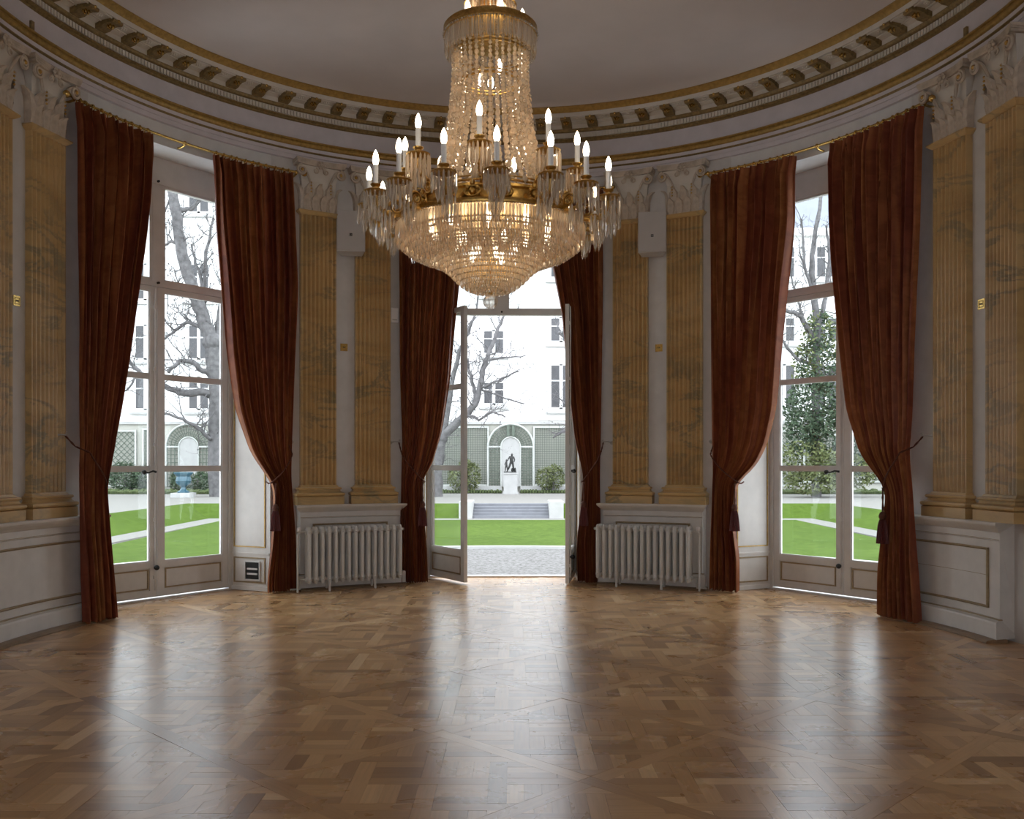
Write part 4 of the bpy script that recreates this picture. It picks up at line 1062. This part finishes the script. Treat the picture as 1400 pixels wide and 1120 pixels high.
def arch(xc, sp, lab):
    e = empty('trellis_arch', (xc, 39.88, .3)); tag(e, lab, 'trellis arch', 'arched trellis niches')
    ro, ri, zs = 1.10, .53, 2.04
    mb = MB()
    for s in (-1, 1):
        n = max(2, int((ro-ri)/sp))
        for i in range(n+1): x = s*(ri+(ro-ri)*i/n); mb.box(x-.022, x+.022, -.03, 0, 0, zs)
        n = int(zs/sp)
        for i in range(n+1): z = zs*i/n; a, b = sorted((s*ri, s*ro)); mb.box(a, b, -.05, -.03, z-.02, z+.02)
    n = 22
    for i in range(n+1):
        a = PI*i/n; c, s_ = math.cos(a), math.sin(a); mb.tube([(ri*c, -.02, zs+ri*s_), (ro*c, -.02, zs+ro*s_)], .022, 4)
    k = max(2, int((ro-ri)/sp))
    for j in range(k+1):
        r = ri+(ro-ri)*j/k; mb.tube([(r*math.cos(PI*i/28), -.04, zs+r*math.sin(PI*i/28)) for i in range(29)], .022, 4)
    obj('lattice', mb, 'trellis', e, kind='stuff')
    mb = MB()
    for r, w in ((ro+.07, .055), (ri-.03, .04)):
        mb.tube([(-r, -.03, 0)]+[(r*math.cos(PI-PI*i/28), -.03, zs+r*math.sin(PI*i/28)) for i in range(29)]+[(r, -.03, 0)], w, 6)
    for s in (-1, 1): a, b = sorted((s*ri, s*(ro+.07))); mb.box(a, b, -.06, 0, zs-.04, zs+.04)
    obj('arch_frame', mb, 'trellis_white', e)
    pl = [(-ri, 0), (ri, 0)]+[(ri*math.cos(PI*i/20), zs+ri*math.sin(PI*i/20)) for i in range(21)]
    m = len(pl); mb = MB().add([(x, -.02, z) for x, z in pl]+[(x, .1, z) for x, z in pl], [tuple(range(m)), tuple(range(2*m-1, m-1, -1))]+[(i, i+m, (i+1)%m+m, (i+1)%m) for i in range(m)])
    obj('niche_back', mb, 'stone', e)
    return e
e = arch(-.02, .135, 'white-edged trellis arch framing the bronze statue')
for s in (-.13, .13): obj('keystone_slat', MB().box(s-.07, s+.07, -.07, -.01, 2.60, 3.12), 'trellis', e)
arch(-16.55, .19, 'trellis arch behind the blue urn, seen through the left window')
# statue on pedestal
pd = empty('statue_pedestal', (-.02, 37.4, 0)); tag(pd, 'tall plain white stone pedestal under the bronze statue', 'pedestal')
obj('shaft', MB().box(-.33, .33, -.33, .33, .08, .98), 'stone', pd); obj('plinth', MB().box(-.38, .38, -.38, .38, 0, .1), 'stone', pd); obj('cap', MB().box(-.36, .36, -.36, .36, .98, 1.04), 'stone', pd)
stt = empty('statue', (-.02, 37.4, 1.04)); tag(stt, 'dark bronze statue of a striding figure with a smaller companion on a white pedestal', 'statue')
def skin(name, verts, edges, radii, parent, mat):
    me = bpy.data.meshes.new(name); me.from_pydata(verts, edges, []); o = bpy.data.objects.new(name, me); C.objects.link(o)
    md = o.modifiers.new('skin', 'SKIN'); md.use_smooth_shade = True; o.modifiers.new('sub', 'SUBSURF').levels = 1
    for i, r in enumerate(radii): me.skin_vertices[0].data[i].radius = (r, r)
    me.skin_vertices[0].data[0].use_root = True
    dg = bpy.context.evaluated_depsgraph_get(); nm = bpy.data.meshes.new_from_object(o.evaluated_get(dg)); nm.materials.clear(); nm.materials.append(M[mat])
    bpy.data.objects.remove(o); nm.name = name; return obj(name, nm, None, parent)
skin('figure', [(.05,0,.50),(.05,0,.62),(.06,0,.74),(.06,0,.80),(.07,0,.86),(.075,-.01,.94), (.11,0,.48),(.13,-.02,.28),(.16,.03,.05),(.19,-.05,.04), (.0,0,.47),(-.06,-.06,.28),(-.17,0,.06),(-.20,-.08,.04), (.15,0,.76),(.20,-.02,.62),(.17,-.10,.52), (-.04,0,.77),(-.11,-.06,.66),(-.16,-.12,.56)],
     [(0,1),(1,2),(2,3),(3,4),(4,5),(0,6),(6,7),(7,8),(8,9),(0,10),(10,11),(11,12),(12,13),(2,14),(14,15),(15,16),(2,17),(17,18),(18,19)],
     [.075,.075,.09,.045,.05,.055, .06,.05,.028,.022, .06,.05,.028,.022, .04,.032,.024, .04,.032,.024], stt, 'bronze')
skin('companion', [(-.20,-.10,.38),(-.20,-.10,.50),(-.20,-.10,.60),(-.20,-.11,.66), (-.16,-.10,.22),(-.15,-.12,.05), (-.25,-.10,.22),(-.27,-.12,.05), (-.27,-.12,.46),(-.29,-.18,.36)],
     [(0,1),(1,2),(2,3),(0,4),(4,5),(0,6),(6,7),(1,8),(8,9)], [.05,.05,.03,.042,.034,.022,.034,.022,.022,.017], stt, 'bronze')
mb = MB().prism_xy([(-.33,-.2),(.28,-.22),(.30,.18),(-.30,.2)][::1], 0, .05); obj('base', mb, 'bronze', stt)
mb = MB().ball((.08, .05, .13), .06, .05, .10, 8, 6); mb.ball((.22, .06, .12), .05, .05, .13, 8, 6); obj('rock', mb, 'bronze', stt, 60)
# urn
u = empty('garden_urn', (-14.45, 33.2, 0)); tag(u, 'blue glazed urn on a white plinth in front of the left arch', 'urn')
obj('plinth', MB().box(-.42, .42, -.42, .42, 0, .20), 'stone', u)
obj('bowl', MB().lathe([(.26,.20),(.27,.25),(.20,.29),(.13,.34),(.10,.42),(.12,.48),(.22,.53),(.31,.62),(.335,.74),(.32,.84),(.30,.92),(.37,1.0),(.42,1.06),(.42,1.10),(.36,1.11),(.30,1.02),(.1,.95)], 24), 'urn', u, 40)
q = MB(); q.lathe([(.335,.70),(.352,.72),(.335,.74)], 24); obj('collar', q, 'urn', u, 40)
# shrubs and foliage
def leaves(mb, c, rx, ry, rz, n, size, rnd, flat=.35):
    for _ in range(n):
        d = Vector((rnd.gauss(0, 1), rnd.gauss(0, 1), rnd.gauss(0, 1))).normalized(); k = rnd.uniform(.35, 1)**.45
        p = Vector((c[0]+d.x*rx*k, c[1]+d.y*ry*k, c[2]+d.z*rz*k))
        a = Vector((rnd.gauss(0, 1), rnd.gauss(0, 1), rnd.gauss(0, .7))).normalized(); b = a.orthogonal().normalized(); b = Matrix.Rotation(rnd.uniform(0, 6.28), 3, a) @ b
        s = size*rnd.uniform(.6, 1.3); o = len(mb.v)
        mb.v += [tuple(p-a*s), tuple(p+b*s*.45), tuple(p+a*s), tuple(p-b*s*.45)]; mb.f.append((o, o+1, o+2, o+3))
def shrub(x, y, clumps, mat, lab, seed, n=900, size=.075):
    rnd = random.Random(seed); e = empty('shrub', (x, y, .0)); tag(e, lab, 'shrub', 'shrubs along the garden wall'); mb = MB()
    for cx, cz, rx, rz in clumps: leaves(mb, (cx, 0, cz), rx, rx*.8, rz, int(n*.62*rx*rz/.35), size, rnd)
    obj('leaves', mb, mat, e, kind='stuff')
    mb = MB()
    for cx, cz, rx, rz in clumps:
        for k in range(5): mb.tube([(cx*.3+rnd.uniform(-.1, .1), 0, 0), (cx*.7+rnd.uniform(-.2, .2)*rx, rnd.uniform(-.2, .2), cz*.6), (cx+rnd.uniform(-.6, .6)*rx, rnd.uniform(-.4, .4)*rx, cz+rz*.5)], [.03, .02, .01], 5)
    obj('stems', mb, 'bark', e, kind='stuff')
shrub(-2.25, 38.35, [(-.35, .75, .6, .6), (.25, .85, .55, .75), (.0, 1.35, .4, .4)], 'leaf_light', 'pale leafy shrub to the left of the statue', 3)
shrub(1.95, 38.35, [(-.2, .75, .55, .6), (.25, .8, .5, .65)], 'leaf_light', 'rounded leafy shrub to the right of the statue', 4)
shrub(-18.6, 38.35, [(-.6, .8, .8, .8), (.5, .7, .8, .7)], 'leaf', 'dark shrub below the diamond lattice, left of the urn', 5, 1300)
shrub(-15.9, 38.35, [(-.5, .6, .6, .6), (.5, .55, .7, .55)], 'leaf', 'dark low shrub behind the blue urn', 6, 1300)
mb = MB(); rnd = random.Random(77)
for i in range(120):
    x = -23+13.5*i/120; mb.ball((x, 37.2, .08), .15, .3, .16*rnd.uniform(.6, 1.3), 6, 5)
tag(obj('border_hedge', mb, 'hedge', kind='stuff'), 'low clipped hedge along the terrace, left window', 'hedge')
mb = MB()
for i in range(120):
    x = 10+13.5*i/120; mb.ball((x, 37.2, .08), .15, .3, .16*rnd.uniform(.6, 1.3), 6, 5)
tag(obj('border_hedge', mb, 'hedge', kind='stuff'), 'low clipped hedge along the terrace, right window', 'hedge')
# trees
def tree(lab, base, limbs, seed, Y, twigs=1.0, leafy=None, group='bare plane trees in the garden'):
    """limbs: list of (list of (px, py, dy), r0, r1): centre lines given at the tree's own distance, with depth offsets in metres"""
    rnd = random.Random(seed); b = at(*base, Y); e = empty('tree', (b.x, Y, 0)); tag(e, lab, 'tree', group)
    tr = MB(); tw = MB()
    def grow(p, d, l, r, depth):
        pts = [p]; rs = [r]; q = p.copy(); dd = d.copy(); n = 4
        for i in range(n):
            dd = (dd+Vector((rnd.gauss(0, .30), rnd.gauss(0, .30), rnd.gauss(.10, .26)))).normalized(); q = q+dd*l/n; pts.append(q.copy()); rs.append(r*(1-.75*(i+1)/n))
            if depth > 0 and rnd.random() < .75:
                nd = (dd+Vector((rnd.gauss(0, .7), rnd.gauss(0, .7), rnd.gauss(.15, .6)))).normalized(); grow(q.copy(), nd, l*rnd.uniform(.45, .7), rs[-1]*.75+.003, depth-1)
        tw.tube(pts, rs, 4, False)
        if rnd.random() < .5: tw.ball(tuple(pts[-1]), r*.9+.008, n=5, m=4)
    for pts, r0, r1 in limbs:
        W = [at(x, y, Y+dy) for x, y, dy in pts]; fine = []
        for i in range(len(W)-1):
            for k in range(4):
                p = W[i].lerp(W[i+1], k/4); fine.append(p+Vector((rnd.gauss(0, .02), rnd.gauss(0, .02), rnd.gauss(0, .02)))*(1 if i+k else 0))
        fine.append(W[-1]); n = len(fine)
        rs = [(r0+(r1-r0)*i/(n-1))*rnd.uniform(.92, 1.1) for i in range(n)]
        tr.tube(fine, rs, 8); tr.ball(tuple(fine[-1]), r1*1.25, n=7, m=5)
        for i in range(2, n):
            if r0 < .34 and rnd.random() < .62*twigs:
                d = (fine[i]-fine[i-1]).normalized(); nd = (d*.5+Vector((rnd.gauss(0, .8), rnd.gauss(0, .8), rnd.gauss(.25, .6)))).normalized()
                grow(fine[i].copy(), nd, rnd.uniform(.7, 1.9), min(.035, rs[i]*.5), 2)
    sh = (-b.x, -Y, 0)
    obj('trunk', tr.shift(sh), 'bark', e, 60)
    if tw.v: obj('twigs', tw.shift(sh), 'bark', e, kind='stuff')
    if leafy:
        for mat, clumps in leafy:
            mb = MB()
            for px, py, rx, rz, n, dy in clumps:
                c = at(px, py, Y+dy); leaves(mb, c, rx, rx*.8, rz, n, .10, rnd)
            obj('foliage', mb.shift(sh), mat, e, kind='stuff')
    return e
tree('big bare plane tree with a leaning trunk outside the left window', (299, 676), [
    ([(299,680,0),(298,620,0),(298,570,0),(297,530,0),(293,500,0),(290,468,0)], .46, .36),
    ([(290,470,0),(278,435,0),(266,402,-.2),(254,368,-.3),(247,335,-.4),(242,300,-.4),(236,262,-.5),(228,225,-.6)], .33, .20),
    ([(291,480,0),(298,450,.3),(303,420,.4),(308,380,.6),(312,330,.6)], .20, .10),
    ([(297,540,0),(275,536,-.4),(250,538,-.6),(232,531,-.8),(210,520,-1)], .20, .10),
    ([(293,512,0),(276,506,-.4),(262,494,-.7),(246,493,-1),(236,502,-1.2),(231,508,-1.2)], .13, .07),
    ([(266,402,-.2),(255,392,-.6),(246,400,-.9),(238,395,-1),(226,400,-1.1)], .12, .07),
    ([(284,455,0),(270,445,.4),(255,440,.7),(240,452,.9),(226,463,1)], .11, .05),
    ([(297,590,0),(287,600,-.4),(272,586,-.8),(250,573,-1.2),(225,566,-1.4)], .10, .05),
    ([(290,470,0),(281,440,.8),(278,395,1.2),(282,345,1.4),(292,300,1.5)], .13, .06),
    ([(278,395,1.2),(268,360,1.5),(262,335,1.6)], .09, .05),
    ([(247,335,-.4),(233,330,-.4),(222,338,-.4)], .09, .05),
    ([(240,290,-.4),(262,285,0),(282,262,.2),(290,240,.2)], .12, .06),
    ([(210,520,-1),(190,508,-1.2),(172,490,-1.3),(160,470,-1.3)], .11, .05),
    ([(190,508,-1.2),(178,530,-1.2),(160,540,-1.2)], .06, .03),
    ([(236,262,-.5),(210,330,-.5),(196,395,-.6)], .05, .03),
], 21, 34., 1.15)
tree('bare plane tree with knobbly branches seen through the open door', (596, 676), [
    ([(596,680,0),(598,640,0),(604,600,0)], .30, .22),
    ([(604,600,0),(622,580,0),(638,566,-.2),(650,552,-.3),(656,532,-.3),(660,510,-.3),(666,488,-.2),(675,468,0),(682,448,.1),(690,428,.2)], .19, .06),
    ([(652,548,-.3),(647,530,0),(645,515,0),(640,505,.1),(638,492,.1)], .09, .06),
    ([(656,532,-.3),(672,524,-.6),(690,516,-.8),(708,508,-1)], .07, .03),
    ([(664,494,-.2),(680,490,.3),(700,488,.5),(718,486,.6)], .05, .025),
    ([(638,566,-.2),(655,575,-.6),(672,563,-.9),(690,570,-1)], .07, .03),
    ([(604,600,0),(612,560,.5),(618,520,.7),(628,480,.8),(645,440,.8)], .16, .06),
    ([(628,480,.8),(640,455,.9),(650,430,1),(655,395,1)], .07, .04),
    ([(656,532,-.3),(680,540,-.4),(700,548,-.5),(716,552,-.6)], .05, .025),
    ([(612,560,.5),(600,530,.5),(590,480,.6)], .10, .05),
], 33, 34., .9)
tree('bare branched tree partly hidden behind the right open door leaf', (815, 676), [
    ([(815,680,0),(813,600,0),(808,540,0)], .32, .24), ([(808,540,0),(795,500,0),(780,470,-.2),(765,455,-.4)], .16, .06),
    ([(810,570,0),(790,580,-.3),(770,590,-.5),(757,598,-.6)], .10, .04), ([(808,540,0),(800,470,.2),(792,420,.3),(770,395,.3)], .14, .05), ([(790,580,-.3),(778,560,-.5),(765,545,-.6)], .06, .03)], 37, 33., .8)
tree('ivy-clad tree with bare upper branches outside the right window', (1116, 676), [
    ([(1116,680,0),(1114,600,0),(1116,520,0),(1118,450,0)], .22, .17),
    ([(1118,450,0),(1112,400,0),(1110,350,0),(1118,300,.2),(1122,270,.3)], .17, .07),
    ([(1116,470,0),(1095,432,-.4),(1075,425,-.6),(1055,428,-.8)], .13, .06),
    ([(1112,400,0),(1100,365,-.3),(1098,330,-.3),(1096,300,-.4)], .08, .04),
    ([(1118,450,0),(1130,400,.4),(1134,350,.5),(1130,310,.5)], .12, .05),
    ([(1116,500,0),(1090,492,-.5),(1072,470,-.7),(1064,452,-.8)], .09, .04),
    ([(1116,540,0),(1145,500,0),(1170,450,0),(1190,400,0)], .16, .06),
    ([(1098,432,-.4),(1088,400,-.4),(1080,375,-.4)], .06, .03),
], 51, 34., 1.0, [('leaf', [(1112,560,1.35,1.55,2500,-.4),(1128,590,1.0,1.2,1000,-.2),(1096,590,.8,1.1,700,-.5),(1118,500,1.0,1.2,900,-.2),(1122,455,.7,1.1,420,0),(1175,620,1.2,1.0,1300,0),(1185,560,1.0,1.2,900,0)]),
     ('leaf_light', [(1100,630,1.4,.95,1000,-1.0),(1130,640,1.0,.8,700,-1.0),(1112,660,1.3,.55,700,-1.2),(1165,645,1.3,.8,900,-.6),(1120,470,.9,1.6,420,-.3),(1098,500,.6,1.0,260,-.3)])], 'leafy trees in the garden')
# buildings
bd = empty('apartment_building', (-14, 46, 0)); tag(bd, 'pale overexposed apartment building behind the garden wall', 'building')
def on(px, py, Y): v = at(px, py, Y); return v.x, v.z
def facade_window(parent, x0, x1, z0, z1, ox, shutters=True):
    f = MB(); frame_rect(f, x0-ox, x1-ox, z0, z1, .07, -.06, .02); m = (x0+x1)/2-ox; f.box(m-.09, m+.09, -.06, .02, z0, z1); f.box(x0-ox+.07, x1-ox-.07, -.05, .02, z0+(z1-z0)*.62, z0+(z1-z0)*.62+.06)
    w = obj('window', f, 'facade', parent)
    for a, b in ((x0-ox+.07, m-.09), (m+.09, x1-ox-.07)): obj('pane', MB().box(a, b, -.03, .02, z0+.07, z1-.07), 'far_glass', w)
    obj('sill', MB().box(x0-ox-.25, x1-ox+.25, -.22, .02, z0-.28, z0-.16), 'stone', w)
obj('facade', MB().box(-26, 15.5, 0, 8, 0, 19.5), 'facade', bd)
for z in (3.9, 7.25, 10.7, 14.6, 15.2): obj('string_course', MB().box(-26, 15.5, -.09, .02, z, z+.16), 'facade', bd)
obj('cornice', MB().box(-26, 15.5, -.5, .02, 19.2, 19.6), 'facade', bd)
mb = MB(); mb.add([(-26, -.3, 19.6), (15.5, -.3, 19.6), (15.5, 2.2, 23.5), (-26, 2.2, 23.5), (-26, 8, 19.6), (15.5, 8, 19.6), (15.5, 8, 23.5), (-26, 8, 23.5)], [(0,1,2,3), (3,2,6,7), (0,3,7,4), (1,5,6,2), (0,4,5,1)]); obj('roof', mb, 'zinc', bd)
YF = 46.
for zc, hh in ((5.55, .66), (8.5, .70), (12.0, .75), (17.0, .7)):
    for px in (199, 272, 675): x = on(px, 500, YF)[0]; facade_window(bd, x-.62, x+.62, zc-hh-(.3 if px < 400 else 0), zc+hh+(.3 if px < 400 else 0), -14)
    for px in (370, 470, 570): x = on(px, 500, YF)[0]; facade_window(bd, x-.62, x+.62, zc-hh, zc+hh, -14)
wg = empty('building_wing', (18, 44.4, 0)); tag(wg, 'projecting white building wing with slate roof, right of the door view', 'building')
obj('facade', MB().box(1.5-18, 34-18, 0, 9.6, 0, 14.5), 'facade', wg)
for z in (3.9, 9.8): obj('string_course', MB().box(1.45-18, 34-18, -.09, .02, z, z+.16), 'facade', wg)
obj('cornice', MB().box(1.3-18, 34.2-18, -.5, .02, 14.2, 14.6), 'facade', wg)
mb = MB(); mb.add([(1.5-18, -.3, 14.6), (16, -.3, 14.6), (16, 2.4, 18.6), (1.5-18, 2.4, 18.6), (1.5-18, 9.6, 14.6), (16, 9.6, 14.6), (16, 9.6, 18.6), (1.5-18, 9.6, 18.6)], [(0,1,2,3), (3,2,6,7), (0,3,7,4), (1,5,6,2), (0,4,5,1)]); obj('roof', mb, 'zinc', wg)
for px in (767, 870, 980, 1072, 1130, 1190):
    x = on(px, 500, 44.4)[0]
    for z0, z1 in ((4.55, 7.05), (8.3, 9.7), (12.0, 14.0)):
        if z0 == 12.0: z0, z1 = 11.9, 13.7
        facade_window(wg, x-.62, x+.62, z0, z1, 18)
